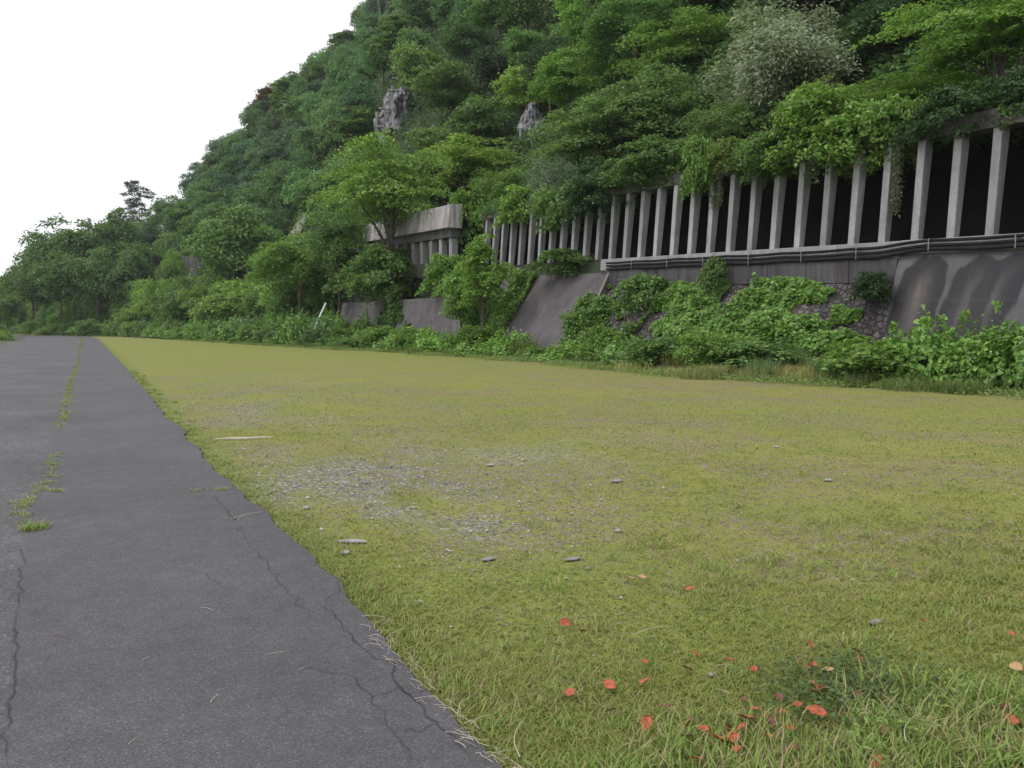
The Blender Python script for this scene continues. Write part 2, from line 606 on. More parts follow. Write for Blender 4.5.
ys2 = np.concatenate([np.linspace(-25, 20, 700), np.linspace(20.2, 60, 120), np.linspace(61, 236, 60)])
def strip(fa, fbx, z, n=6):
    A = fa(ys2); B = fbx(ys2); u = np.linspace(0, 1, n)
    Gs = np.zeros((len(ys2), n, 3)); Gs[..., 0] = A[:, None] + (B - A)[:, None] * u; Gs[..., 1] = ys2[:, None]; Gs[..., 2] = z
    return Gs
m_ = MB(); m_.grid(strip(seam, road_right, .022))
e_ = strip(road_right, lambda y: road_right(y) + .02, .022, 2); e_[:, 1, 2] = -.03; m_.grid(e_)
road = props(m_.build('road', M_ASPH_NEW), kind='structure')
m_ = MB(); m_.grid(strip(road_left, lambda y: seam(y) + .05, .018))
e_ = strip(lambda y: road_left(y) - .03, road_left, .018, 2); e_[:, 0, 2] = -.06; m_.grid(e_)
m_.build('old_lane', M_ASPH_OLD, road)


def crack(pts, w0, name='crack', z=.027):
    P = np.array([ground(*p)[:2] for p in pts])
    d = np.r_[0, np.cumsum(np.hypot(*np.diff(P, axis=0).T))]
    n = max(8, int(d[-1] / .035)); s = np.linspace(0, d[-1], n)
    X = np.interp(s, d, P[:, 0]); Y = np.interp(s, d, P[:, 1])
    rg = np.random.default_rng(int(pts[0][0] * 7 + pts[0][1]))
    X += np.convolve(rg.normal(0, .022, n), np.ones(3) / 3, 'same'); Y += np.convolve(rg.normal(0, .022, n), np.ones(3) / 3, 'same')
    W = .6 * w0 * (.1 + 1.3 * fbm(s * 5, s * 0 + pts[0][0], 3, 3)) * np.minimum(1, .15 + 6 * np.minimum(s, d[-1] - s) / d[-1])
    T = nrm(np.stack([np.gradient(X), np.gradient(Y)], 1)); Nn = np.stack([-T[:, 1], T[:, 0]], 1)
    Gs = np.zeros((n, 2, 3)); Gs[:, 0, :2] = np.stack([X, Y], 1) + Nn * W[:, None] / 2; Gs[:, 1, :2] = np.stack([X, Y], 1) - Nn * W[:, None] / 2; Gs[..., 2] = z
    c = MB(); c.grid(Gs); c.build(name, M_CRACK, road)


for pts, w0 in [
    ([(24, 545), (20, 600), (14, 650), (15, 690), (6, 745), (0, 768)], .012),
    ([(213, 497), (232, 522), (250, 547)], .012), ([(253, 552), (275, 582), (298, 606), (312, 622)], .008),
    ([(325, 606), (332, 622), (352, 640), (366, 658), (385, 668), (394, 678), (405, 694), (416, 708), (438, 730), (458, 754), (470, 768)], .016),
    ([(347, 677), (360, 692), (372, 702), (384, 722), (397, 738), (419, 768)], .008),
    ([(294, 671), (320, 676), (347, 677), (368, 668)], .007), ([(325, 606), (337, 596), (334, 580)], .010),
    ([(180, 571), (208, 579), (236, 598)], .007), ([(20, 480), (40, 477), (48, 470)], .012), ([(372, 702), (395, 693), (416, 708)], .006),
    ([(438, 730), (420, 738), (397, 738)], .007), ([(275, 582), (292, 570), (310, 575)], .007), ([(55, 493), (120, 492), (190, 493), (240, 490)], .006)]:
    crack(pts, w0)

# hillside sheet (runs under walls, shed floor and forest)
us_ = [np.linspace(0, 1, n + 1)[:-1] for n in NSUB]
RR = np.vstack([KR[i][None] + (KR[i + 1] - KR[i])[None] * u[:, None] for i, u in enumerate(us_)] + [KR[8:9]])
Xh = RR * np.sin(AZS)[None]; Yh = RR * np.cos(AZS)[None]
ZZ = np.vstack([KZ[i][None] + (KZ[i + 1] - KZ[i])[None] * u[:, None] for i, u in enumerate(us_)] + [KZ[8:9]])
_, hh_ = hill_base(np.broadcast_to(AZS[None], RR.shape), RR)
ZZ = ZZ + hh_ * (9.0 * (fbm(Xh * .022, Yh * .022, 5, 3) - .44) + 3.2 * (fbm(Xh * .09, Yh * .09, 9, 3) - .44))
hb = MB(); hb.grid(np.stack([Xh, Yh, ZZ], -1))
props(hb.build('hillside', M_HILL, smooth=True), kind='structure')

# ------------------------------------------------------------------ thin haze in the air
hz = MB(); hz.box((-420, -60, -4), (420, 620, 190))
hm = bpy.data.materials.new('haze'); hm.use_nodes = True; hm.node_tree.nodes.clear()
hv = hm.node_tree.nodes.new('ShaderNodeVolumePrincipled'); hv.inputs['Color'].default_value = (.90, .95, 1, 1); hv.inputs['Density'].default_value = .0002
ho = hm.node_tree.nodes.new('ShaderNodeOutputMaterial'); hm.node_tree.links.new(hv.outputs['Volume'], ho.inputs['Volume'])
HAZE = props(hz.build('haze', hm), kind='stuff')

# ------------------------------------------------------------------ foliage
def leaf_quads(rg, C, Nn, size, aspect=.5, fold=.12):
    n = len(C)
    T = rg.normal(size=(n, 3)); T = nrm(T - (T * Nn).sum(1)[:, None] * Nn); B = np.cross(Nn, T)
    s = size * (.65 + .7 * rg.random(n))
    T = T * s[:, None]; B = B * (s * aspect)[:, None]; U = Nn * (s * fold)[:, None]
    V = np.empty((n, 4, 3))
    V[:, 0] = C - .5 * T - U * .4; V[:, 1] = C + .5 * B + U; V[:, 2] = C + .5 * T - U; V[:, 3] = C - .5 * B + U
    return V.reshape(-1, 3), np.arange(4 * n).reshape(n, 4)


def crown_points(rg, R, H, z0, nspray, nleaf, flat=.28, droop=.35, srange=(.22, .40), hollow=.5, tilt=.5, lob=.5):
    D = nrm(rg.normal(size=(nspray, 3))); D[:, 2] = D[:, 2] * .9 + .12
    u = rg.random(nspray) ** hollow
    ph = rg.random(3) * 6.28
    az = np.arctan2(D[:, 1], D[:, 0])
    lobe = 1 + lob * .35 * np.sin(2 * az + ph[0]) + lob * .3 * np.sin(3 * az + ph[1] + 2 * D[:, 2])
    P = np.stack([D[:, 0] * R * u * lobe * .8, D[:, 1] * R * u * lobe * .8, z0 + H * (.5 + .47 * D[:, 2] * u)], 1)
    rs = R * rg.uniform(*srange, nspray)
    w = rs ** 2 / (rs ** 2).sum()
    idx = rg.choice(nspray, nleaf, p=w)
    out = P[:, :2] / R
    Sn = nrm(np.concatenate([out * tilt + rg.normal(0, .15, (nspray, 2)), np.ones((nspray, 1))], 1))
    A = nrm(np.cross(Sn, np.array([.3, 1, .1]))); B = np.cross(Sn, A)
    rho = np.sqrt(rg.random(nleaf)) * (.8 + .35 * rg.random(nleaf)); th = rg.random(nleaf) * 6.283
    edge = 1 + .3 * np.sin(th * 3 + idx) + .18 * np.sin(th * 7 + idx * 2.3)
    rl = rs[idx] * rho * edge
    hz = rs[idx] * (flat * rg.normal(0, .5, nleaf) - droop * rho ** 2)
    C = P[idx] + A[idx] * (rl * np.cos(th))[:, None] + B[idx] * (rl * np.sin(th))[:, None] + Sn[idx] * hz[:, None]
    Ln = nrm(Sn[idx] + .5 * droop * (C - P[idx]) / rs[idx][:, None] + rg.normal(0, .42, (nleaf, 3)))
    return C, Ln, P, rs


def trunk_mesh(rg, name, H0, P, rbase, mat, nl=9, lean=.06):
    m = MB()
    top = P[:, 2].max() * .82
    n = 7; s = np.linspace(0, 1, n)
    bx = np.cumsum(rg.normal(0, lean * top / n, n)); by_ = np.cumsum(rg.normal(0, lean * top / n, n)); bx -= bx[0]; by_ -= by_[0]
    z = -.35 + (top + .35) * s
    m.tube(np.stack([bx, by_, z], 1), rbase * (1 - .8 * s) + .012, 7)
    order = rg.permutation(len(P))[:nl]
    for k in order:
        f = rg.uniform(.28, .7); i = f * (n - 1); a = int(i)
        st = np.array([np.interp(f, s, bx), np.interp(f, s, by_), np.interp(f, s, z)])
        e = P[k]
        if e[2] < st[2] - .5: st = np.array([np.interp(.25, s, bx), np.interp(.25, s, by_), np.interp(.25, s, z)])
        mid = st * .5 + e * .5 + np.array([0, 0, .12 * np.linalg.norm(e - st)]) + rg.normal(0, .05 * np.linalg.norm(e - st), 3)
        m.tube(np.array([st, st * .6 + mid * .4, mid, mid * .4 + e * .6, e]), np.array([.5, .4, .3, .2, .08]) * rbase, 5, False)
    return m.mesh(name, mat, True)


class Plant:
    """crown mesh and trunk mesh of one kind, built once for a crown of radius 1-ish metres and copied"""
    def __init__(s, seed, R, H, z0, nspray, nleaf, size, aspect=.5, bark=None, rbase=.16, limbs=9, **k):
        rg = np.random.default_rng(seed)
        C, Ln, P, rs = crown_points(rg, R, H, z0, nspray, nleaf, **k)
        V, F = leaf_quads(rg, C, Ln, size, aspect)
        s.crown = make_mesh('crown', V, F, M_LEAF)
        s.trunk = trunk_mesh(rg, 'trunk', z0, P, rbase, bark or M_BARK, limbs) if rbase else None
        s.R, s.top = R, z0 + H
        s.w = np.percentile(np.hypot(C[:, 0], C[:, 1]), 96); s.h = np.percentile(C[:, 2], 99.3)


FAR = [Plant(100 + i, 4.2, 6.8, 2.0, 50, 6000, .38, .6, limbs=7) for i in range(5)]
LOW = [Plant(110 + i, 4.0, 5.6, .5, 54, 6400, .35, .6, limbs=7) for i in range(4)]
FARTALL = [Plant(120 + i, 3.0, 9.0, 3.0, 44, 3200, .46, .6, limbs=7) for i in range(2)]
NEAR = [Plant(140 + i, 4.0, 6.2, 2.2, 80, 15000, .22, .55, limbs=14, srange=(.16, .32)) for i in range(4)]
MAPLE = [Plant(160 + i, 4.0, 5.0, 2.4, 85, 17000, .17, .6, limbs=16, flat=.12, droop=.22, srange=(.17, .34), tilt=.3) for i in range(2)]
SILVER = [Plant(170, 4.0, 8.2, 1.2, 120, 30000, .24, .34, limbs=16, flat=.6, droop=.5, srange=(.15, .28)),
          Plant(171, 2.4, 4.0, .8, 60, 8000, .17, .26, limbs=10, flat=.6, droop=.9, srange=(.18, .32))]
BUSH = [Plant(180 + i, 1.7, 1.9, .05, 40, 3600, .17, .65, limbs=5, rbase=.05, srange=(.2, .36), hollow=.4) for i in range(4)]
BIGBUSH = [Plant(185 + i, 2.6, 2.9, .05, 70, 11000, .17, .6, limbs=8, rbase=.06, srange=(.16, .3), hollow=.4) for i in range(2)]
YOUNG = [Plant(190 + i, 1.6, 4.6, .7, 48, 4200, .19, .55, limbs=9, rbase=.07, srange=(.22, .4), flat=.2) for i in range(2)]


def broad_plant(seed, R, H, n, size):
    """a heap of broad leaves, like a vine smothering something"""
    rg = np.random.default_rng(seed)
    D = nrm(rg.normal(size=(n, 3))); D[:, 2] = np.abs(D[:, 2])
    a = np.arctan2(D[:, 1], D[:, 0])
    b = 1 + .22 * np.sin(2 * a + seed) * np.cos(3 * D[:, 2] + seed) + .14 * np.sin(5 * a + 2 * seed + 4 * D[:, 2]) + .1 * np.sin(9 * a + 7 * D[:, 2])
    u = (1 - .4 * rg.random(n) ** 1.6) * b
    C = np.stack([D[:, 0] * R * u, D[:, 1] * R * u, .04 + H * D[:, 2] * u * (.8 + .2 * b)], 1)
    # shoots that stand up above the heap
    k = rg.choice(n, 26); hi = rg.uniform(.12, .5, 26)
    sel = rg.random(n) < .16
    j = rg.integers(0, 26, sel.sum())
    C[sel] = C[k][j] + np.stack([rg.normal(0, .07, len(j)), rg.normal(0, .07, len(j)), rg.random(len(j)) * hi[j] * H * .7], 1)
    Ln = nrm(D * np.array([.8, .8, 1]) + np.array([0, 0, .45]) + rg.normal(0, .4, (n, 3)))
    V, F = leaf_quads(rg, C, Ln, size, .85, .1)
    p = Plant.__new__(Plant)
    p.crown = make_mesh('foliage', V, F, M_LEAF); p.trunk = None
    p.R = R; p.w = np.percentile(np.hypot(C[:, 0], C[:, 1]), 96); p.h = np.percentile(C[:, 2], 99)
    m = MB()
    for q in range(9):
        aa = rg.random() * 6.28; rr = R * .75 * rg.random() ** .5
        m.tube(np.array([[rr * .3 * math.cos(aa), rr * .3 * math.sin(aa), -.15], [rr * .8 * math.cos(aa), rr * .8 * math.sin(aa), H * .45], [rr * math.cos(aa), rr * math.sin(aa), H * .8]]), np.array([.014, .01, .004]), 5)
    p.trunk = m.mesh('stem', M_BARK)
    return p


KUDZU = [broad_plant(210 + i, 1.5, 1.15, 2600, .17) for i in range(4)]
KUDZUFAR = [broad_plant(220 + i, 1.6, 1.3, 1500, .24) for i in range(3)]


def grass_clump(seed, R, H, n, wd=.012):
    rg = np.random.default_rng(seed)
    a = rg.random(n) * 6.283; r = R * np.sqrt(rg.random(n))
    base = np.stack([r * np.cos(a), r * np.sin(a), np.zeros(n) - .03], 1)
    h = H * (.45 + .6 * rg.random(n)); b = rg.random(n) * 6.283; ln = h * (.15 + .6 * rg.random(n))
    d = np.stack([np.cos(b), np.sin(b), 0 * b], 1); s = np.stack([-np.sin(b), np.cos(b), 0 * b], 1) * wd
    mid = base + d * (ln * .35)[:, None] + np.array([0, 0, 1]) * (h * .65)[:, None]
    tip = base + d * ln[:, None] + np.array([0, 0, 1]) * (h * (1 - .2 * rg.random(n)))[:, None]
    V = np.stack([base - s / 2, base + s / 2, mid + s / 2.4, mid - s / 2.4, tip], 1).reshape(-1, 3)
    i = np.arange(n)[:, None] * 5
    return V, [i + np.array([[0, 1, 2, 3]]), i + np.array([[3, 2, 4]])]


V, F = grass_clump(301, .9, 1.1, 700, .022)
REED = Plant.__new__(Plant); REED.crown = make_mesh('foliage', V, F, M_LEAF); REED.trunk = None; REED.w, REED.h = .95, 1.05
V, F = grass_clump(302, .55, .42, 420, .012)
TUFT = Plant.__new__(Plant); TUFT.crown = make_mesh('foliage', V, F, M_LEAF); TUFT.trunk = None; TUFT.w, TUFT.h = .6, .4

import copy
DROOP = copy.copy(SILVER[1]); DROOP.trunk = None
rnd = random.Random(77)


def plant(kind, name, x, y, z, width, height, color, label, cat='tree', group=None, rz=None, tilt=(0, 0), parts=('crown', 'trunk')):
    """one plant as a thing: an Empty at its foot with crown and trunk below it"""
    sx = width / (2 * kind.w); sz = height / kind.h
    r = empty(name, (x, y, z), rnd.random() * 6.283 if rz is None else rz, (sx, sx, sz))
    if any(tilt): r.rotation_euler = (tilt[0], tilt[1], r.rotation_euler[2])
    props(r, label, cat, group)
    c = link(parts[0], kind.crown, r)
    j = rnd.uniform(.86, 1.14)
    c.color = (*[v * j for v in color], 1)
    if kind.trunk is not None:
        link(parts[1], kind.trunk, r)
    return r


GREEN = dict(mid=(.15, .27, .075), bright=(.185, .325, .066), yellow=(.235, .365, .072), dark=(.056, .115, .040), silver=(.29, .355, .215),
             blue=(.120, .230, .115), kudzu=(.185, .345, .070), far=(.155, .285, .105), olive=(.16, .23, .06), straw=(.30, .33, .125))

# ------------------------------------------------------------------ rock shed above the retaining wall
shed = props(empty('rock_shed', (XW, P0, float(zr(P0)))),
             'long concrete rock shed with slanting pale pillars and dark inside, above the retaining wall', 'rock shed')
IO = shed.location


def local(P): return np.asarray(P, float) - np.array([IO.x, IO.y, IO.z])


PH, LEAN = 3.38, .24
for k in range(-6, 29):
    y = P0 + PIT * k; z = float(zr(y))
    hw = .138; db, dt = .30, .46
    P = [(0, -hw, -.05), (db, -hw, -.05), (db, hw, -.05), (0, hw, -.05), (LEAN, -hw, PH), (LEAN + dt, -hw, PH), (LEAN + dt, hw, PH), (LEAN, hw, PH)]
    m = MB(); m.hexa(np.array(P) + np.array([XW, y, z]) - np.array(IO))
    m.build('pillar', M_PILLAR, shed, bevel=.025)
YA, YB = P0 - 6.6 * PIT, P0 + 28.6 * PIT


def prism_y(prof, y0, y1, n=14, off=0):
    """profile of (x, dz above footing) swept along the graded line"""
    m = MB(); Y = np.linspace(y0, y1, n); k = len(prof)
    V = np.array([[(px_, y, float(zr(y)) + pz_) for px_, pz_ in prof] for y in Y]).reshape(-1, 3)
    q = [[i * k + j, i * k + (j + 1) % k, (i + 1) * k + (j + 1) % k, (i + 1) * k + j] for i in range(n - 1) for j in range(k)]
    m.add(V, q)
    return m, V, k, n


def sweep(name, prof, y0, y1, mat, parent, n=14, bevel=0, origin=None):
    m, V, k, n = prism_y(prof, y0, y1, n)
    me_faces = [list(range(k))[::-1], [(n - 1) * k + j for j in range(k)]]
    o3 = np.array(origin if origin is not None else (0, 0, 0))
    me = bpy.data.meshes.new(name)
    F = [list(map(int, f)) for f in m.q[0]] + me_faces
    me.from_pydata([tuple(v - o3) for v in V], [], F)
    me.materials.append(mat); me.update()
    o = link(name, me, parent)
    if bevel:
        b = o.modifiers.new('bevel', 'BEVEL'); b.width = bevel; b.segments = 2; b.limit_method = 'ANGLE'
    return o


o3 = tuple(IO)
sweep('edge_beam', [(XW + LEAN - .06, PH - .02), (XW + LEAN + .60, PH - .02), (XW + LEAN + .60, PH + .56), (XW + LEAN - .06, PH + .56)], YA, YB, M_BEAM, shed, 20, .02, o3)
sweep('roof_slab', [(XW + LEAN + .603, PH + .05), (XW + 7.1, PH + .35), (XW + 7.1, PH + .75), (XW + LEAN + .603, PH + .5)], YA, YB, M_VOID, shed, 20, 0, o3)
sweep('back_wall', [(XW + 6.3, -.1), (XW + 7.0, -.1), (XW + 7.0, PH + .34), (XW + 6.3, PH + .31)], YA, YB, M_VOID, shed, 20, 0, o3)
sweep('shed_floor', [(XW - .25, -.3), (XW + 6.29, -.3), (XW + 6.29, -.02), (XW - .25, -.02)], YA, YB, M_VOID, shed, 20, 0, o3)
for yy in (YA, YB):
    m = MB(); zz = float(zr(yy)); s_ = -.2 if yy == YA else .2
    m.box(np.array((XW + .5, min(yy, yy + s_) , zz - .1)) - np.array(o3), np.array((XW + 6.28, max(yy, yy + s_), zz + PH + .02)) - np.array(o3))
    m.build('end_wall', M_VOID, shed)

# the second, farther shed with its heavy pale fascia
shed2 = props(empty('rock_shed', (24.6, 53, float(zr(53)))),
              'farther rock shed with a heavy pale concrete fascia above short pillars, half hidden by trees', 'rock shed')
o3b = tuple(shed2.location)
y2a, y2b = 52.6, 72
sweep('fascia', [(23.7, 2.95), (24.9, 2.95), (24.9, 4.75), (23.9, 4.65)], y2a, y2b, M_FASCIA, shed2, 18, .03, o3b)
sweep('lower_beam', [(24.15, 2.3), (24.9, 2.3), (24.9, 2.947), (24.15, 2.947)], y2a + .4, y2b, M_BEAM, shed2, 18, .02, o3b)
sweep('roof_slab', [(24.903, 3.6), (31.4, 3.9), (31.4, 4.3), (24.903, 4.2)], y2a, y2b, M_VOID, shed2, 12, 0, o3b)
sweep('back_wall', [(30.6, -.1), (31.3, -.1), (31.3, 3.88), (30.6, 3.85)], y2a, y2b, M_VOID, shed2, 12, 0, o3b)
sweep('low_wall', [(24.25, -.6), (24.75, -.6), (24.75, .5), (24.25, .5)], y2a, y2b, M_BEAM, shed2, 12, .02, o3b)
k = 0
y = y2a + .6
while y < y2b:
    z = float(zr(y)); m = MB()
    m.box(np.array((24.3, y, z + .5)) - np.array(o3b), np.array((24.8, y + .55, z + 2.302)) - np.array(o3b))
    m.build('pillar', M_CURB, shed2, bevel=.02)
    y += 1.9

# ------------------------------------------------------------------ retaining walls
# right-hand battered wall with water stains
def wall_a():
    m, t, b = newmat('stained_wall')
    c = coord(t)
    n1 = noise(t, c, .8, 6, .6); n2 = noise(t, c, 12, 5, .6)
    n3 = noise(t, coord(t, (1, 2.5, .15)), 1.6, 5, .6)
    base = ramp(t, n1, [(.3, (.085, .084, .09)), (.6, (.13, .128, .136)), (.8, (.175, .173, .182))])
    base = mix(t, .45, base, ramp(t, n3, [(.35, .6), (.65, 1.1)]), 'MULTIPLY')
    a1 = N(t, 'ShaderNodeAttribute'); a1.attribute_name = 'wet'
    a2 = N(t, 'ShaderNodeAttribute'); a2.attribute_name = 'rust'
    a3 = N(t, 'ShaderNodeAttribute'); a3.attribute_name = 'joint'
    base = mix(t, a1.outputs['Fac'], base, (.026, .025, .030))
    base = mix(t, a2.outputs['Fac'], base, (.25, .19, .15))
    base = mix(t, a3.outputs['Fac'], base, (.07, .066, .075))
    base = mix(t, .3, base, ramp(t, n2, [(.35, .5), (.7, 1.05)]), 'MULTIPLY')
    t.links.new(base, b.inputs['Base Color']); b.inputs['Roughness'].default_value = .8
    bump(t, b, n2, .3, .01)
    return m


wall = props(empty('retaining_wall', (24.4, 10, 0)), 'tall battered concrete retaining wall with dark wet stains below the near rock shed pillars', 'retaining wall')
wy = np.linspace(4, 16.75, 268); wz = np.linspace(0, 1, 90)
G = np.zeros((268, 90, 3)); zt = zr(wy) - .5
G[..., 1] = wy[:, None]; G[..., 2] = -.15 + (zt + .15)[:, None] * wz
G[..., 0] = 23.15 + 1.25 * wz[None]
m = MB(); m.grid(G)
end = np.zeros((90, 2, 3)); end[:, 0] = G[-1]; end[:, 1] = G[-1] + [1.4, 0, 0]; m.grid(end)
topg = np.zeros((268, 2, 3)); topg[:, 0] = G[:, -1]; topg[:, 1] = G[:, -1] + [.5, 0, 0]; m.grid(topg)
wf = m.build('wall_face', wall_a(), wall)
wf.location = (-24.4, -10, 0)
VV = np.vstack(m.v); yv, zv = VV[:, 1], VV[:, 2] / np.interp(VV[:, 1], wy, zt)
wet = np.zeros(len(VV)); rust = np.zeros(len(VV)); joint = np.zeros(len(VV))


Y1 = 23.9 / math.tan(az_of(920)); Y2 = 23.9 / math.tan(az_of(986))
print('stains', Y1, Y2)


def stain(yc, half, top, drift, strength):
    """a hanging tongue of water stain: arch at the top, widening downwards"""
    yy = yv - (yc + drift * (top - zv)) + .30 * (fbm(yv * 2.2, zv * 7, 3, 5) - .45) + .12 * (fbm(yv * 9, zv * 1.5, 5, 3) - .45)
    wv = half * (.72 + .28 * np.clip((top - zv) / .35, 0, 1) ** .5)
    tt = top - .10 * (yy / np.maximum(wv, .01)) ** 2 - zv + .10 * (fbm(yv * 3, zv * 3, 7, 4) - .5)
    e = np.clip((1 - np.abs(yy) / wv) * 9, 0, 1) * np.clip(tt * 40, 0, 1)
    core = np.exp(-(yy / (wv * .34)) ** 2) * np.clip(tt * 4 - .3, 0, 1)
    strk = .75 + .5 * (fbm(yv * 7, zv * .8, 19, 4) - .45)
    return strength * e * (1 - .5 * core) * np.clip(strk + .35 * (1 - core), 0, 1), core * e, e


for (yc, half, top, dr, s, ru) in ((Y1, .86, 1.0, .5, 1.0, .9), (Y2 + .35, .78, .98, .8, .97, .3), (Y2 - .5, .72, 1.0, 1.1, .97, .1), (8.6, .9, .9, .3, .9, .3)):
    a_, c_, e_ = stain(yc, half, top, dr, s); wet = np.maximum(wet, a_); rust = np.maximum(rust, c_ * ru * np.clip(.4 + 1.2 * fbm(yv * 5, zv * 2, 8, 3) - .2, 0, 1) * .8 * np.clip((zv - .25) * 2, .25, 1))
joint = np.maximum(np.exp(-((zv - .62) / .006) ** 2), np.exp(-((zv - .34) / .006) ** 2)) * .6
for yj in (8.2, 11.4, 14.2): joint = np.maximum(joint, .6 * np.exp(-((yv - yj) / .02) ** 2))
for nm, vals in (('wet', wet), ('rust', rust), ('joint', joint)):
    a_ = wf.data.attributes.new(nm, 'FLOAT', 'POINT'); a_.data.foreach_set('value', np.clip(vals, 0, 1).astype(np.float32))
for yh, zh in ((16.2, .95), (14.05, .95), (12.2, .95)):
    m = MB(); xx = 23.15 + 1.25 * zh / 4
    m.tube([(xx - .03 - 24.4, yh - 10, zh), (xx + .1 - 24.4, yh - 10, zh + .01)], .055, 12); m.build('weep_hole', M_CRACK, wall)
sweep('coping', [(24.33, -.495), (24.83, -.495), (24.83, -.02), (24.40, -.02)], 4, 16.75, M_CURB, wall, 12, .02, (24.4, 10, 0))

# middle stretch: pale curb over a dark block course, stone slope below
wall2 = props(empty('retaining_wall', (24.4, 25, 0)), 'pale curb over a dark block course, running above the stone slope under the shed', 'retaining wall')
sweep('curb', [(24.36, -.62), (24.60, -.62), (24.60, -.03), (24.40, -.03)], 16.753, 34.2, M_CURB, wall2, 16, .02, (24.4, 25, 0))
y = 16.76; kb = 0
while y < 33.9:
    L = min(1.9, 33.95 - y)
    o_ = sweep('course_block', [(24.28, -1.45), (24.62, -1.45), (24.62, -.623), (24.28, -.623)], y + .012, y + L - .012, M_BLOCK, wall2, 2, .015, (24.4, 25, 0))
    y += L


def stones_material():
    m, t, b = newmat('pitched_stone')
    c = coord(t)
    vo = N(t, 'ShaderNodeTexVoronoi'); vo.inputs['Scale'].default_value = 5.0; t.links.new(c, vo.inputs['Vector'])
    ve = N(t, 'ShaderNodeTexVoronoi', feature='DISTANCE_TO_EDGE'); ve.inputs['Scale'].default_value = 5.0; t.links.new(c, ve.inputs['Vector'])
    sep = N(t, 'ShaderNodeSeparateColor'); t.links.new(vo.outputs['Color'], sep.inputs['Color'])
    col = ramp(t, sep.outputs[0], [(0, (.06, .053, .055)), (.5, (.105, .093, .094)), (1, (.17, .155, .15))])
    col = mix(t, ramp(t, ve.outputs['Distance'], [(.0, 1), (.07, 0)]), col, (.035, .032, .03))
    col = mix(t, .5, col, ramp(t, noise(t, c, 10, 5), [(.3, .55), (.7, 1.1)]), 'MULTIPLY')
    t.links.new(col, b.inputs['Base Color']); b.inputs['Roughness'].default_value = .9
    bump(t, b, ramp(t, ve.outputs['Distance'], [(0, 0), (.18, 1)]), .9, .08)
    return m


def slope_sheet(name, y0, y1, xt, ztf, xb, zb, mat, bumpy, label, cat, ny=60, nx=40, skew=0.0, thick=.35):
    Y = np.linspace(0, 1, ny); u = np.linspace(0, 1, nx)
    G = np.zeros((ny, nx, 3))
    yy = y0 + (y1 - y0) * Y
    G[..., 1] = yy[:, None] + skew * (1 - u)[None]
    zt = np.array([ztf(v) for v in yy])
    xbv = xb + (np.clip((19.6 - yy) / 2.6, 0, 1) * 1.8 if name == 'stone_slope' else 0 * yy)
    G[..., 0] = xbv[:, None] + (xt - xbv[:, None]) * u[None] - bumpy * (fbm(G[..., 1] * 1.4, u[None] * 6 + 0 * G[..., 1], 12, 4) - .45)
    G[..., 2] = zb + (zt[:, None] - zb) * u[None]
    m = MB(); m.grid(G)
    for edge in (G[0], G[-1]):
        e = np.zeros((nx, 2, 3)); e[:, 0] = edge; e[:, 1] = edge + [thick, 0, -thick]; m.grid(e)
    e = np.zeros((ny, 2, 3)); e[:, 0] = G[:, -1]; e[:, 1] = G[:, -1] + [thick, 0, -.02]; m.grid(e)
    o = m.build(name, mat, smooth=bumpy > .2)
    return props(o, label, cat)


slope_sheet('stone_slope', 16.3, 33.2, 24.27, lambda y: float(zr(y)) - 1.47, 21.2, .1, stones_material(), .5,
            'stone pitched slope half covered by vines, below the dark block course', 'stone slope')
slope_sheet('concrete_slope', 33.3, 47, 24.35, lambda y: float(zr(y)) - .75, 21.2, .15, M_SLOPE, .06,
            'bare grey concrete slope with pale streaks, under the bush on the ledge', 'concrete slope', skew=-1.2)
slope_sheet('concrete_wall', 46.6, 76, 22.7, lambda y: 3.75 + .012 * (y - 46), 21.5, -.1, M_SLOPE, .08,
            'low dark concrete wall under the spreading tree beyond the bare slope', 'concrete wall')
# efflorescence along the edge of the concrete slope
m = MB(); m.tube([(24.32, 33.35, 5.27 - .72 - .05), (22.8, 32.7, 2.45), (21.25, 32.15, .25)], .045, 6)
e_ = m.build('edge_strip', M_PALESTONE, bpy.data.objects['concrete_slope'])

# three black pipes along the wall top
M_PIPE = simple('black_pipe', (.016, .017, .021), .75, .3, 2)
M_PIPE.node_tree.nodes['Principled BSDF'].inputs['Specular IOR Level'].default_value = .15
for name, dz, lab in (('cable_pipe', -.10, 'topmost of three thin black pipes along the retaining wall top'),
                      ('cable_pipe', -.25, 'middle one of three thin black pipes along the retaining wall top'),
                      ('cable_pipe', -.40, 'lowest of three thin black pipes along the retaining wall top')):
    yy = np.linspace(4, 33.4, 110)
    sag = -.035 * np.abs(np.sin(yy * math.pi / 3.1)) + .05 * (fbm(yy * .4, yy * 0 + dz * 20, 4, 3) - .45) - .16 * (1 - 1 / (1 + np.exp(-(16.9 - yy) * 3))) * 1.0
    P = np.stack([np.full_like(yy, 24.22) + .12 * (yy > 17.3) * 0, yy, zr(yy) + dz + sag + .02], 1)
    m = MB(); m.tube(P, .058, 8)
    root = empty(name, (24.3, 4, 0)); props(root, lab, 'pipe', 'black pipes along the wall top')
    m.v = [v - np.array([24.3, 4, 0]) for v in m.v]
    m.build('pipe', M_PIPE, root, smooth=True)
    for yb in np.arange(5.2, 33, 2.6):
        c = MB(); i = np.argmin(abs(yy - yb)); x, y, z = P[i] - np.array([24.3, 4, 0])
        c.box((x - .063, y - .012, z - .064), (x + .22, y + .012, z + .064)); c.build('clamp', M_CURB, root)

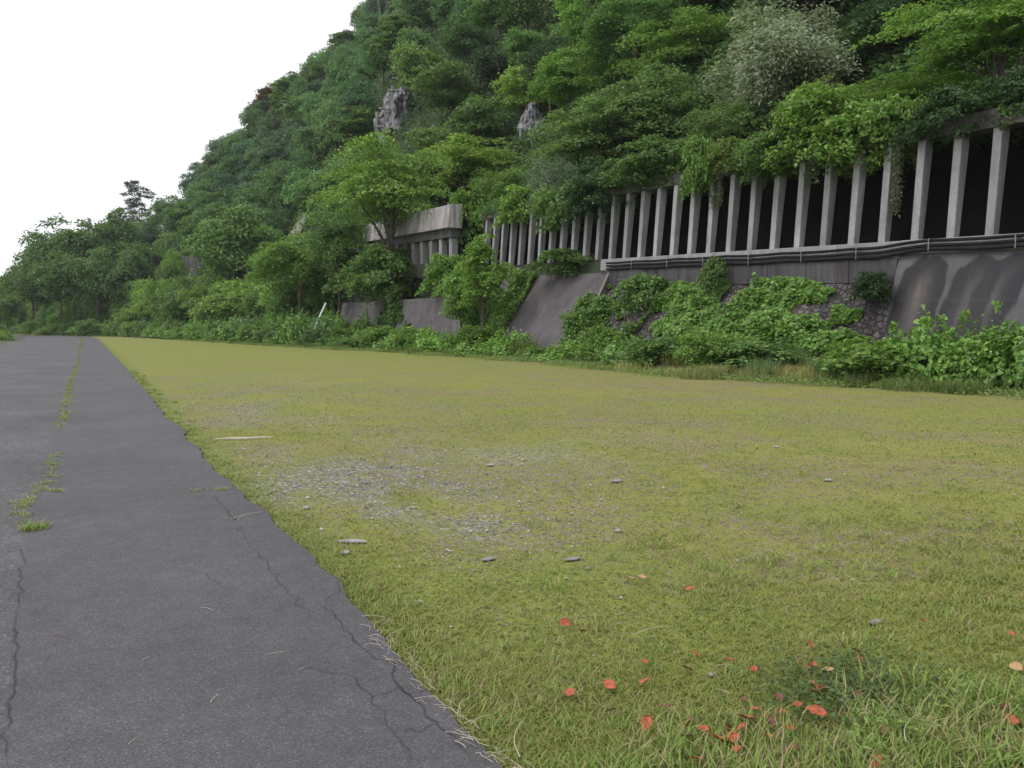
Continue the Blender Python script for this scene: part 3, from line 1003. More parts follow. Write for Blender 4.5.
# ------------------------------------------------------------------ rock outcrops on the hillside
def march(px, py, r0=30, r1=330):
    d = ray(px, py); hl = math.hypot(d[0], d[1]); r = np.linspace(r0, r1, 1200)
    z = CAMH + d[2] / hl * r
    x = d[0] / hl * r; y = d[1] / hl * r
    below = z < hill_z(x, y)
    kk = int(np.argmax(below)) if below.any() else len(r) - 1
    return np.array([x[kk], y[kk], z[kk]]), r[kk]


KEEP = [(140, 193, 11, 20, 60)]      # image windows where trees must not cover something seen in the photograph


def outcrop(px, py, wpx, hpx, label, seed):
    P, r = march(px, py)
    wd, ht = wpx * r / FPX, hpx * r / FPX
    rg = np.random.default_rng(seed)
    # a craggy face: columns and steps
    nu, nv = 30, 34
    u = np.linspace(-1, 1, nu); v = np.linspace(-1, 1, nv)
    Uu, Vv = np.meshgrid(u, v, indexing='ij')
    side = np.array([math.cos(math.atan2(P[0], P[1])), -math.sin(math.atan2(P[0], P[1])), 0])
    back = np.array([math.sin(math.atan2(P[0], P[1])), math.cos(math.atan2(P[0], P[1])), 0])
    dep = np.sqrt(np.clip(1 - Uu ** 2 * .9 - np.clip(Vv, -1, 1) ** 2 * .6, 0, 1))
    step = np.floor((fbm(Uu * 3 + seed, Vv * 2, seed, 3)) * 7) / 7
    D = wd * (.55 * dep + .7 * (step - .4) + .25 * (fbm(Uu * 7, Vv * 5, seed + 3, 4) - .45))
    taper = 1 - .45 * np.clip(Vv, 0, 1) + .55 * (fbm(Vv * 3, Uu * 0 + 5, seed, 3) - .5)
    Q = (side[None, None] * (Uu * wd * .55 * taper)[..., None] - back[None, None] * (D - .15 * wd)[..., None] + back[None, None] * ((Vv + 1) * ht * .12)[..., None] + np.array([0, 0, 1]) * (Vv * ht * .55 - .1 * ht)[..., None])
    m = MB(); m.grid(Q)
    bk = Q + back[None, None] * (2.0 * wd * .5 + 1)
    m.grid(bk[::-1])
    for a, b in ((Q[0], bk[0]), (Q[-1], bk[-1]), (Q[:, 0], bk[:, 0]), (Q[:, -1], bk[:, -1])):
        e = np.stack([a, b], 1); m.grid(e)
    o = m.build('rock_outcrop', M_ROCK, loc=tuple(P - back * 3.0))
    props(o, label, 'rock')
    KEEP.append((px, py, wpx * .5, hpx * .5, r - 2))
    return P, r, side, back, wd, ht


P, r, side, back, wd, ht = outcrop(400, 120, 44, 60, 'tall grey rock face behind the concrete frame on the wooded hillside', 3)
fr = props(empty('slope_frame', tuple(P - back * 8)), 'grey concrete frame of posts and beams against the tall rock face', 'slope frame')
s = r / FPX


def fbox(mname, x0, x1, y0, y1, dpt=.6, sh=0.0):
    m = MB()
    pts = []
    for (a, b) in ((x0, y1), (x1, y1)):
        pass
    def pt(xp, yp, dd): return side * ((xp - 398) * s) + np.array([0, 0, (122 - yp) * s]) + back * dd
    m.hexa([pt(x0, y1, sh), pt(x1, y1, sh), pt(x1, y1, sh + dpt), pt(x0, y1, sh + dpt), pt(x0, y0, sh), pt(x1, y0, sh), pt(x1, y0, sh + dpt), pt(x0, y0, sh + dpt)])
    m.build(mname, M_FASCIA, fr)


for x0, x1, y0, y1 in ((383.6, 385.6, 122, 147), (376, 377.8, 128, 147), (390.3, 392.6, 104, 140), (388, 389.4, 112, 128)): fbox('post', x0, x1, y0, y1)
for x0, x1, y0, y1 in ((376, 394, 140, 142), (379, 394, 124, 125.8), (387, 398, 107.5, 109.5), (391, 397, 97, 98.6)): fbox('beam', x0, x1, y0, y1, .5, -.12)
KEEP.append((388, 120, 15, 28, r - 10))
outcrop(532, 128, 24, 40, 'pale grey rock showing between trees at the middle of the slope', 5)

# ribbed concrete wall far left
P, r = march(193, 268)
rw = props(empty('ribbed_wall', tuple(P - nrm(np.array([P[0], P[1], 0.])) * 7)), 'small pale ribbed concrete wall between trees on the far valley side', 'wall')
a_ = math.atan2(P[0], P[1]); rw.rotation_euler = (0, 0, -a_)
s = r / FPX
m = MB(); m.box((-9 * s, .2, -9 * s), (9 * s, .6, 8 * s)); m.build('panel', M_CURB, rw)
for k in range(6):
    m = MB(); x = (-8 + k * 3.1) * s; m.box((x - .45 * s, -.25, -9 * s), (x + .45 * s, .197, 8.4 * s)); m.build('rib', M_FASCIA, rw)
KEEP.append((193, 268, 8, 9, r - 10))

# pale bare slip on the slope
P, r = march(288, 243)
KEEP.append((288, 243, 14, 9, r - 8))
rg = np.random.default_rng(9)
d_ = nrm(np.array([P[0], P[1], 0.])); sd_ = np.array([d_[1], -d_[0], 0])
uu = np.linspace(-1, 1, 26); G = np.zeros((26, 26, 3))
for i, a in enumerate(uu):
    for j, b in enumerate(uu):
        rr = 1 + .3 * math.sin(3 * math.atan2(b, a) + 1)
        q = P + sd_ * a * 4.2 * rr + d_ * b * 4.5 * rr
        G[i, j] = (q[0], q[1], float(hill_z(q[0], q[1])) + 1.2 * (1 - max(abs(a), abs(b)) ** 4) - .6)
m = MB(); m.grid(G)
props(m.build('earth_slip', simple('pale_earth', (.27, .28, .19), .95, .35, .8, .4), smooth=True), 'pale bare earth slip on the slope left of the spreading tree', 'earth slip')

# ------------------------------------------------------------------ trees picked out one by one
def tree_px(kind, name, px, ptop, pbot, wpx, X, col, label, group=None, cat='tree', bottom_z=None, parts=('crown', 'trunk'), rz=None):
    """a tree at world x = X on the sight line of column px; crown from pixel row pbot to ptop, wpx wide"""
    x, y = at_x(px, X)
    r = math.hypot(x, y)
    dep = r * math.cos(az_of(px) - YAW)
    zt = z_at(px, ptop, x, y)
    zb = z_at(px, pbot, x, y) if bottom_z is None else bottom_z
    if 25 < X < 31.8 and kind.trunk is not None and y < 52: zb = max(zb, float(zr(y)) + PH + .56)
    return plant(kind, name, x, y, zb, wpx * dep / FPX, zt - zb, GREEN[col] if isinstance(col, str) else col, label, cat, group, rz, parts=parts)


named = [
    (SILVER[0], 'silver_tree', 778, 8, 195, 150, 33, 'silver', 'large silvery grey green tree behind the middle of the shed roof'),
    (MAPLE[0], 'maple_tree', 988, -12, 165, 185, 29, 'bright', 'spreading yellow green maple over the near right end of the shed'),
    (MAPLE[1], 'maple_tree', 900, 78, 150, 110, 28, 'bright', 'low bright maple leaning over the shed roof beside hanging creeper'),
    (NEAR[0], 'broadleaf_tree', 880, 12, 130, 120, 37, 'dark', 'dark leafy tree between the silvery tree and the near maple'),
    (NEAR[1], 'broadleaf_tree', 930, -40, 95, 130, 40, 'dark', 'very dark tree at the top edge behind the near maple'),
    (NEAR[2], 'broadleaf_tree', 600, 100, 222, 110, 31.5, (.165, .275, .082), 'full green tree leaning over the left half of the shed roof'),
    (DROOP, 'drooping_tree', 548, 158, 246, 62, 26.2, (.13, .185, .115), 'grey green drooping tree veiling the far pillars of the shed'),
    (MAPLE[0], 'spreading_tree', 393, 141, 298, 128, 22.8, (.20, .34, .07), 'tall spreading light green tree with dark trunk in front of the farther shed'),
    (NEAR[3], 'broadleaf_tree', 468, 140, 226, 105, 34, 'yellow', 'rounded yellow green tree right of the tall spreading tree'),
    (NEAR[0], 'broadleaf_tree', 508, 168, 236, 66, 29.5, 'bright', 'small bright tree at the far left end of the shed roof'),
    (NEAR[1], 'broadleaf_tree', 650, 70, 190, 115, 34, (.165, .275, .082), 'green tree left of the silvery tree above the shed'),
    (NEAR[2], 'broadleaf_tree', 690, 15, 130, 120, 40, 'bright', 'bright layered tree on the upper slope left of the silvery tree'),
    (NEAR[3], 'broadleaf_tree', 715, -45, 60, 130, 46, 'bright', 'bright tree cut by the top of the view above the silvery tree'),
    (NEAR[0], 'broadleaf_tree', 735, 100, 195, 95, 30.5, (.165, .275, .082), 'deep green tree under the left flank of the silvery tree'),
    (NEAR[1], 'broadleaf_tree', 820, 85, 180, 110, 28.5, 'olive', 'olive green leafy tree overhanging the shed roof below the silvery tree'),
    (YOUNG[0], 'young_tree', 483, 238, 345, 62, 20.6, 'bright', 'slim young tree standing before the bare concrete slope'),
    (YOUNG[1], 'young_tree', 462, 262, 345, 44, 20.9, 'kudzu', 'smaller leafy sapling left of the slim young tree'),
    (NEAR[2], 'broadleaf_tree', 340, 200, 305, 80, 21.8, 'mid', 'shady tree under the left limbs of the tall spreading tree'),
    (NEAR[3], 'broadleaf_tree', 300, 235, 325, 85, 20, 'bright', 'light green rounded tree above the leaning white pole'),
    (LOW[2], 'broadleaf_tree', 235, 208, 285, 90, 21, 'mid', 'dark topped tree on the lower slope left of the pale earth slip'),
]
for (kd, nm, px, pt_, pb_, wp, X, col, lab) in named:
    tree_px(kd, nm, px, pt_, pb_, wp, X, col, lab, 'trees picked out above the shed and wall')

bushes = [
    (BUSH[0], 697, 138, 206, 40, 24.95, 'kudzu', 'bright hanging bush drooping over the shed beam mid row'),
    (BUSH[1], 835, 90, 186, 125, 25.6, 'bright', 'wide bright bush spilling over the shed edge below the silvery tree'),
    (BUSH[2], 770, 132, 186, 100, 25.2, 'mid', 'leafy dark bush on the shed edge under the silvery tree'),
    (BUSH[3], 655, 140, 194, 90, 25.4, 'mid', 'green bush on the shed edge left of the bright hanging bush'),
    (BUSH[0], 605, 160, 226, 90, 25.3, 'dark', 'dark bush on the shed edge under the full green tree'),
    (BUSH[1], 520, 186, 236, 60, 25.2, 'bright', 'light bush capping the far end of the shed'),
    (BUSH[2], 566, 250, 278, 66, 24.2, 'mid', 'round dark bush on the ledge above the bare concrete slope'),
    (BUSH[3], 388, 248, 308, 100, 22.8, 'mid', 'large dark bush hanging over the low concrete wall'),
    (BUSH[1], 445, 255, 302, 60, 23, 'kudzu', 'leafy bush at the right end of the low concrete wall'),
    (BUSH[0], 352, 255, 302, 60, 22.8, 'mid', 'shaded bush at the left end of the low concrete wall'),
    (BUSH[2], 474, 190, 262, 58, 26.2, 'kudzu', 'green mound filling the gap between the two sheds'),
    (BUSH[0], 950, 95, 152, 110, 25.6, 'dark', 'dark fern like bush on the beam under the near maple'),
    (BUSH[3], 1012, 75, 138, 110, 26, 'dark', 'dark bush on the beam at the right edge of the view'),
    (BUSH[1], 735, 140, 184, 70, 25.2, 'olive', 'olive bush on the shed edge right of the bright hanging bush'),
    (BUSH[2], 885, 100, 172, 70, 25.5, 'bright', 'yellow green bush where the creeper hangs from the beam'),
    (BUSH[1], 868, 272, 308, 44, 23.5, 'dark', 'dark bush hanging on the wall corner left of the rust stain'),
    (BUSH[0], 716, 258, 300, 34, 23.9, 'mid', 'small bush rising to the pipes in the middle of the stone slope'),
    (BUSH[2], 640, 276, 318, 60, 23.4, 'mid', 'bush at the upper end of the stone slope beside the bare concrete'),
    (BUSH[3], 560, 184, 238, 64, 25.4, 'mid', 'bushy clump on the beam behind the drooping tree'),
]
for (kd, px, pt_, pb_, wp, X, col, lab) in bushes:
    if wp >= 90: kd = BIGBUSH[px % 2]
    if X > 24.7: kd = copy.copy(kd); kd.trunk = None
    tree_px(kd, 'bush', px, pt_, pb_, wp, X, col, lab, 'bushes on the shed edge and the walls', 'bush', parts=('foliage', 'stem'))

# ------------------------------------------------------------------ the forest: every tree its own thing
rgF = np.random.default_rng(2024)
cell = 4
cover = np.zeros((768 // cell, 1024 // cell), bool)
yy_, xx_ = np.mgrid[0:768 // cell, 0:1024 // cell] * cell + cell / 2


def ell(cx, cy, a, b): return ((xx_ - cx) / a) ** 2 + ((yy_ - cy) / b) ** 2 < 1


# named crowns already cover these cells
for (kd, nm, px, pt_, pb_, wp, X, col, lab) in named:
    cover |= ell(px, .5 * (pt_ + pb_) - .06 * (pb_ - pt_), wp * .40, (pb_ - pt_) * .36)
cover |= (yy_ > 338)
NAMEDW = [(px, .5 * (a + b), wp * .42, (b - a) * .42, math.hypot(*at_x(px, X))) for (_k, _n, px, a, b, wp, X, _c, _l) in named]
cands = []
placed = []
tries = 0
pool = []
for _ in range(15000):
    px = rgF.uniform(-40, 1070) if _ % 3 else rgF.uniform(-40, 340); az = az_of(px)
    kr = [float(np.interp(az, AZS, KR[i])) for i in range(9)]
    lo = kr[1] if px < 335 else kr[5] + 1.0
    hi = kr[6] + 12
    r = math.sqrt(rgF.uniform(lo ** 2, hi ** 2))
    x, y = r * math.sin(az), r * math.cos(az)
    z = float(hill_z(x, y))
    pool.append((x, y, z, r, px, kr))
for (x, y, z, r, px, kr) in pool:
    low = px < 335 and r < kr[5] + 10 and z < 15
    if low: hgt, wd = rgF.uniform(3.5, 7.5) * (1.25 if px < 190 else 1), rgF.uniform(5, 8.5)
    elif r > 95: hgt, wd = rgF.uniform(7.5, 11.5), rgF.uniform(7, 10)
    else: hgt, wd = rgF.uniform(6, 9), rgF.uniform(6, 8.5)
    if r > kr[6] - 14: hgt *= .85
    mind = wd * (.33 if px < 340 else .38)
    if any((x - a) ** 2 + (y - b) ** 2 < (mind + c) ** 2 for a, b, c in placed): continue
    qx, qt, qd = (float(v[0]) for v in project((x, y, z + hgt)))
    _, qb, _ = (float(v[0]) for v in project((x, y, z)))
    if qd < 5: continue
    hw = wd * .5 * FPX / qd
    if qx + hw < 0 or qx - hw > 1024 or qb < -4: continue
    cy = .45 * qt + .55 * qb
    bad = False
    for (kx, ky, kw, kh, kd_) in KEEP:
        if r < kd_ + 6 + (400 if kx == 140 else 0) and abs(qx - kx) < kw + hw * (.8 if kx in (140, 193, 288) else .6 if kx == 532 else .4) and qt < ky + kh * .7 and .5 * (qb + qt) > ky - kh * 1.3: bad = True
    for (kx, ky, kw, kh, kr_) in NAMEDW:
        if r < kr_ + 2 and ((qx - kx) / (kw + hw * .35)) ** 2 + ((cy - ky) / (kh + (qb - qt) * .2)) ** 2 < 1: bad = True
    if bad: continue
    placed.append((x, y, mind))
    cands.append((r, x, y, z, hgt, wd, qx, qt, qb, hw, low, kr))
cands.sort(key=lambda c: c[0])
nz = 0
for (r, x, y, z, hgt, wd, qx, qt, qb, hw, low, kr) in cands:
    e = ell(qx, .5 * (qt + qb), hw * .95, (qb - qt) * .5)
    new = (e & ~cover).sum()
    if new < max(1.5, .08 * e.sum()): continue
    cover |= ell(qx, .55 * qt + .45 * qb, hw * .62, (qb - qt) * .34)
    nz += 1
    q = rgF.random()
    if low:
        col = GREEN['bright'] if q < .45 else GREEN['mid'] if q < .8 else GREEN['kudzu']
        kd = LOW[rgF.integers(4)]
        lab = ('light green' if q < .45 else 'mid green' if q < .8 else 'fresh green') + ' low tree in the thicket below the far slope'
        grp = 'low trees along the far field edge'
    elif r > 110:
        base = GREEN['far'] if q < .55 else GREEN['blue'] if q < .8 else GREEN['mid']
        col = base
        kd = (LOW[rgF.integers(4)] if rgF.random() < .6 else FAR[rgF.integers(5)]) if q < .85 else FARTALL[rgF.integers(2)]
        lab = ('green' if q < .55 else 'dark bluish green' if q < .8 else 'warm green' if q < .85 else 'tall narrow green') + ' tree massed on the far wooded hillside'
        grp = 'trees on the far hillside'
    else:
        col = GREEN['mid'] if q < .5 else GREEN['dark'] if q < .72 else GREEN['bright']
        kd = NEAR[rgF.integers(4)] if r < 80 else FAR[rgF.integers(5)]
        lab = ('mid green' if q < .5 else 'dark' if q < .72 else 'bright green') + ' tree crowding the steep slope behind the shed'
        grp = 'trees on the slope behind the shed'
    col = tuple(c * f for c, f in zip(col, rgF.uniform(.93, 1.07, 3) * rgF.uniform(.80, 1.22)))
    plant(kd, 'forest_tree', x, y, z - .3, wd, hgt, col, lab, 'tree', grp)
print('forest trees', nz, 'cells uncovered', (~cover).sum())

for (px, pt_, pb_, wp, r_, kd, lab) in ((46, 234, 296, 50, 205, LOW[3], 'rounded tree at the far left end of the skyline'), (84, 221, 280, 62, 200, LOW[1], 'broad dome of a tree second from the left on the skyline'),
                                 (122, 212, 275, 54, 205, LOW[2], 'rounded tree just left of the lone conifer on the skyline'), (20, 268, 306, 34, 215, LOW[0], 'lowest tree at the left edge of the view'),
    (34, 268, 316, 40, 190, LOW[1], 'bushy tree under the rounded tree at the far left end of the skyline'), (62, 254, 312, 54, 186, LOW[0], 'bushy tree in the dip between the two leftmost skyline domes'),
    (98, 250, 310, 52, 184, LOW[2], 'bushy tree under the broad dome of the left skyline'), (134, 244, 306, 52, 182, LOW[3], 'bushy tree right below the lone conifer'), (8, 296, 326, 34, 186, LOW[3], 'low bushy tree at the left edge of the view above the verge')):
    a_ = az_of(px); x, y = r_ * math.sin(a_), r_ * math.cos(a_); dep = r_ * math.cos(a_ - YAW); zb = z_at(px, pb_, x, y)
    plant(kd, 'skyline_tree', x, y, zb, wp * dep / FPX, z_at(px, pt_, x, y) - zb, (.135, .245, .075), lab, 'tree', 'rounded trees on the far left skyline')

# conifers and the bare topped tree on the skyline
def conifer(px, ptop, pbot, wpx, col, label, r=None):
    P, rr = march(px, pbot)
    x, y = P[0], P[1]
    zb = float(hill_z(x, y)); zt = z_at(px, ptop, x, y)
    H = zt - zb; W = wpx * rr / FPX / 1.5
    rg = np.random.default_rng(int(px))
    root = props(empty('conifer_tree', (x, y, zb)), label, 'tree')
    m = MB(); m.tube([(0, 0, -.5), (.05, 0, H * .5), (0, 0, H)], [.2, .12, .02], 6)
    Cs, Ns = [], []
    for k in range(46):
        f = .3 + .65 * (k + rg.random()) / 46
        zc = H * f; L = W * (1.15 - .8 * f) * rg.uniform(.6, 1.25); a = rg.random() * 6.283
        e = np.array([math.cos(a) * L, math.sin(a) * L, zc - .12 * L + .1])
        m.tube([(0, 0, zc), e * .5 + np.array([0, 0, zc * .5 + .05]), e], [.03, .02, .006], 4, False)
        t_ = rg.random(170) ** .7
        c = np.array([0, 0, zc])[None] * (1 - t_)[:, None] + e[None] * t_[:, None] + rg.normal(0, .42, (170, 3)) * np.array([1.1, 1.1, .8])
        Cs.append(c); Ns.append(nrm(np.array([0, 0, 1.0]) + rg.normal(0, .4, (170, 3))))
    V, F = leaf_quads(rg, np.vstack(Cs), np.vstack(Ns), .75, .5)
    c = link('crown', make_mesh('crown', V, F, M_LEAF), root); c.color = (*col, 1)
    m.build('trunk', M_BARK, root)


conifer(140, 176, 232, 40, (.11, .16, .095), 'lone tall conifer standing above the treetops at far left')
conifer(267, 88, 130, 20, (.22, .14, .075), 'small rusty brown tree on the skyline of the hill')

P, r = march(385, 40)
root = props(empty('tall_tree', tuple(P)), 'tall sparse tree with bare pale trunks at the top of the hill', 'tree')
rg = np.random.default_rng(4); m = MB(); s = r / FPX; Cs = []
for k in range(5):
    a = rg.normal(0, 5, 2) * s; tip = np.array([a[0] - 6 * s + 3 * k * s, a[1], (42 + rg.normal(0, 6)) * s]); b0 = np.array([(k - 2) * 1.5 * s, 0, -2 * s])
    m.tube([b0, b0 * .6 + tip * .4 + rg.normal(0, .3, 3), tip], [.22, .14, .04], 5)
    for j in range(9): Cs.append(tip + rg.normal(0, 4.5 * s, 3) * np.array([1, 1, .8]) - [0, 0, 2 * s])
Cs = np.array(Cs); C = Cs[rg.integers(0, len(Cs), 2600)] + rg.normal(0, 1.6 * s, (2600, 3))
V, F = leaf_quads(rg, C, nrm(np.array([0, 0, 1.]) + rg.normal(0, .5, (2600, 3))), .36, .5)
c = link('crown', make_mesh('crown', V, F, M_LEAF), root); c.color = (.10, .125, .075, 1)
m.build('trunk', M_PALEBARK, root)

# ------------------------------------------------------------------ undergrowth over the hillside (nobody could count it)
rgU = np.random.default_rng(31)
n = 230000
px = rgU.uniform(-60, 1090, n); azu = np.interp(px, PXS, AZS)
krs = np.stack([np.interp(azu, AZS, KR[i]) for i in range(9)])
lo = np.where(px < 335, krs[0] + 1.0, krs[5] + .2); hi = np.minimum(krs[6] + 5, np.where(px > 560, 95, 400))
ru = lo + (hi - lo) * rgU.random(n) ** 1.25
x = ru * np.sin(azu); y = ru * np.cos(azu)
z = hill_z(x, y) + rgU.random(n) ** 1.5 * (.5 + 2.2 * vnoise(x * .35, y * .35, 40))
V, F = leaf_quads(rgU, np.stack([x, y, z], 1), nrm(np.array([-.25, -.2, 1.]) + rgU.normal(0, .5, (n, 3))), .5, .65)
V2 = V
u_ = link('undergrowth', make_mesh('undergrowth', V, F, M_LEAF))
u_.color = (.11, .21, .06, 1)
props(u_, 'mixed low undergrowth covering the wooded hillside', 'undergrowth', kind='stuff')

# ground cover on the shed roofs
n = 26000
yv_ = rgU.uniform(YA, YB, n); xv_ = XW + .35 + 6.8 * rgU.random(n) ** 1.6
zv_ = zr(yv_) + PH + .5 + .3 * rgU.random(n) + (1.2 * vnoise(xv_ * .8, yv_ * .5, 50)) * rgU.random(n)
drop = (rgU.random(n) < .12) & (vnoise(yv_ * .6, yv_ * 0, 51) > .5)
xv_ = np.where(drop, XW + LEAN - .1 - .08 * rgU.random(n), xv_); zv_ = np.where(drop, zr(yv_) + PH + .55 - 1.0 * rgU.random(n) ** 2 * vnoise(yv_ * 1.9, yv_ * 0, 52), zv_)
V, F = leaf_quads(rgU, np.stack([xv_, yv_, zv_], 1), nrm(np.array([-.35, -.1, 1.]) + rgU.normal(0, .5, (n, 3))), .17, .7)
u_ = link('roof_weeds', make_mesh('roof_weeds', V, F, M_LEAF)); u_.color = (.13, .25, .06, 1)
props(u_, 'weeds and creepers growing over the shed roof edge', 'weeds', kind='stuff')

# ------------------------------------------------------------------ vines on the stone slope and hanging creepers
def vine_patch(y0, y1, xa, xb, n, size, label, seed, thr, col, zfun):
    rg = np.random.default_rng(seed)
    yy = rg.uniform(y0, y1, n); u = rg.random(n)
    keep = fbm(yy * .55, u * 2.2, seed, 4) + .12 * (1 - u) > thr
    yy, u = yy[keep], u[keep]
    xq = xb + (np.clip((19.6 - yy) / 2.6, 0, 1) * 1.8 if seed == 61 else 0)
    x = xq + (xa - xq) * u; z = zfun(yy, u)
    lump = .75 * np.clip(fbm(yy * .55, u * 2.2, seed, 4) + .12 * (1 - u) - thr, 0, .3) / .3
    off = (.06 + 1.25 * lump * (.5 + vnoise(yy * 2.2, u * 9, seed))) * (.3 + .7 * rg.random(len(yy)))
    C = np.stack([x - .7 * off, yy, z + .7 * off], 1)
    V, F = leaf_quads(rg, C, nrm(np.array([-.6, -.15, .8]) + rg.normal(0, .38, (len(yy), 3))), size, .85)
    root = props(empty('climbing_vine', (xb, .5 * (y0 + y1), 0)), label, 'vine')
    c = link('foliage', make_mesh('foliage', V - np.array([xb, .5 * (y0 + y1), 0]), F, M_LEAF), root); c.color = (*col, 1)
    m = MB()
    for k in range(14):
        ya = rg.uniform(y0, y1); us2 = np.linspace(0, rg.uniform(.4, .95), 8)
        yb = ya + np.cumsum(rg.normal(0, .18, 8))
        m.tube(np.stack([xb + (1.8 * np.clip((19.6 - yb) / 2.6, 0, 1) if seed == 61 else 0) * (1 - us2) + (xa - xb) * us2 - .06, yb, zfun(yb, us2) + .06], 1) - np.array([xb, .5 * (y0 + y1), 0]), .014, 4, False)
    m.build('stem', M_BARK, root)


zs = lambda yy, u: .1 + (zr(yy) - 1.47 - .1) * u
vine_patch(17.2, 22.7, 24.2, 21.1, 15000, .16, 'dense vine climbing the stone slope next to the stained wall', 61, .455, GREEN['kudzu'], zs)
vine_patch(22.3, 28.5, 24.2, 21.1, 18000, .16, 'leafy vine spread over the middle of the stone slope', 62, .53, GREEN['kudzu'], zs)
vine_patch(28.2, 33.4, 24.2, 21.1, 15000, .17, 'vine covering the stone slope beside the bare concrete slope', 63, .47, (.15, .29, .06), zs)
zc = lambda yy, u: .15 + (zr(yy) - .75 - .15) * u
vine_patch(40.5, 47, 24.3, 21.2, 12000, .19, 'vine over the far part of the bare concrete slope', 64, .46, GREEN['kudzu'], zc)
zd = lambda yy, u: -.1 + 3.8 * u
vine_patch(56, 76, 22.6, 21.5, 16000, .22, 'vine over the far end of the low concrete wall', 65, .52, (.10, .20, .05), zd)

rg = np.random.default_rng(71)
for (kx, top, L, lab) in ((2.62, 3.5, 2.7, 'long creeper hanging from the beam in front of a pillar near the right'), (5.5, 3.5, 1.3, 'short creeper hanging from the beam under the wide bright bush'), (9.6, 3.4, 1.5, 'thin creeper hanging beside the bright hanging bush'), (7.4, 3.45, 1.0, 'wisp of creeper hanging under the silvery tree')):
    y = P0 + PIT * kx; zt = float(zr(y)) + top
    root = props(empty('hanging_creeper', (XW + .05, y, zt)), lab, 'creeper', 'creepers hanging from the shed beam')
    m = MB(); Cs = []
    for k in range(7):
        l = L * rg.uniform(.5, 1.0); s = np.linspace(0, 1, 14)
        px_ = np.stack([rg.normal(0, .08) + .05 * np.sin(s * 7 + k), rg.normal(0, .16) + .05 * np.cos(s * 5 + k), -l * s], 1)
        m.tube(px_, .006, 4, False)
        i = rg.integers(0, 14, 70); Cs.append(px_[i] + rg.normal(0, .06, (70, 3)))
    C = np.vstack(Cs)
    V, F = leaf_quads(rg, C, nrm(np.array([-.8, -.3, .5]) + rg.normal(0, .4, (len(C), 3))), .095, .7)
    c = link('foliage', make_mesh('foliage', V, F, M_LEAF), root); c.color = (.10, .14, .06, 1)
    m.build('stem', M_BARK, root)

# ------------------------------------------------------------------ weedy bank between field and walls
rb = np.random.default_rng(55)
GRP = 'weeds and shrubs along the field edge'
def low_plant(kind, name, x, y, wd, ht, col, label, cat, grp=GRP):
    z = float(hill_z(x, y)) if x > xe(y) else 0
    plant(kind, name, x, y, z - .04, wd, ht, col, label, cat, grp, parts=('foliage', 'stem'))


count = 0
y = 8.0
while y < 150:
    e = float(xe(y)); wl = float(xw(y)) - 3.2 if y < 80 else float(xw(y))
    step = .95 + y * .012
    depth = e + 1.1
    row = 0
    while depth < min(wl, e + 5.5) and count < 290:
        yy = y + rb.uniform(-.5, .5) * step; xx = depth + rb.uniform(-.3, .3)
        q = rb.random()
        straw = 14.4 < y < 24.5 and row <= (1 if y < 19 else 0) and q < .66
        if y < 14.4: q *= .62
        if straw:
            low_plant(REED, 'dry_grass', xx, yy, rb.uniform(1.2, 1.9), rb.uniform(.4, .95), tuple(np.array(GREEN['straw']) * np.array([rb.uniform(.6, 1.25), 1, 1]) * rb.uniform(.7, 1.1)),
                      'straw coloured dry grass clump at the field edge between the leafy weeds', 'grass', 'dry grass clumps at the field edge')
        elif q < .62:
            low_plant((KUDZU if y < 40 else KUDZUFAR)[rb.integers(3)], 'broad_leaf_weed', xx, yy, rb.uniform(1.7, 2.9) * (1 + y * .004), rb.uniform(.55, 1.4) * (1.5 if (8 < y < 14.4) else .6 if y < 25 else 1 if y < 60 else (.5 if rb.random() < .65 else 1.9)), tuple(np.array(GREEN['kudzu']) * rb.uniform(.8, 1.25)),
                      'heap of broad leaved vine in the row ' + ('before the stained wall' if y < 17.4 else 'before the stone slope' if y < 33 else 'before the low concrete wall' if y < 76 else 'at the far field edge'), 'weed')
        elif q < .85:
            low_plant(BUSH[rb.integers(4)], 'shrub', xx, yy, rb.uniform(1.6, 3.0) * (1 + y * .004), rb.uniform(.8, 1.7), GREEN['mid' if rb.random() < .5 else 'bright'],
                      'leafy shrub in the row ' + ('before the stained wall' if y < 17.4 else 'before the stone slope' if y < 33 else 'before the low concrete wall' if y < 76 else 'at the far field edge'), 'shrub')
        else:
            low_plant(REED, 'tall_grass', xx, yy, rb.uniform(1.2, 2.2), rb.uniform(.7, 1.3), GREEN['olive'],
                      'tall green grass clump ' + ('before the stained wall' if y < 17.4 else 'before the stone slope' if y < 33 else 'before the low concrete wall' if y < 76 else 'at the far field edge'), 'grass')
        count += 1; row += 1
        depth += 1.25 + .012 * y
    for _ in range(2 if y < 60 else 1):
        tx, ty = e + rb.normal(.25, .45), y + rb.uniform(-.6, .6)
        if count < 295:
            low_plant(TUFT if rb.random() < .6 else REED, 'grass_tuft', tx, ty, rb.uniform(.8, 1.7), rb.uniform(.22, .6), tuple(np.array(GREEN['straw' if 14 < y < 25 else 'olive']) * rb.uniform(.8, 1.2)),
                      'ragged grass tuft at the front of the weeds ' + ('before the stained wall' if y < 17.4 else 'before the stone slope' if y < 33 else 'before the low concrete wall' if y < 76 else 'at the far field edge'), 'grass', 'grass tufts at the field edge')
    y += step
print('bank plants', count)

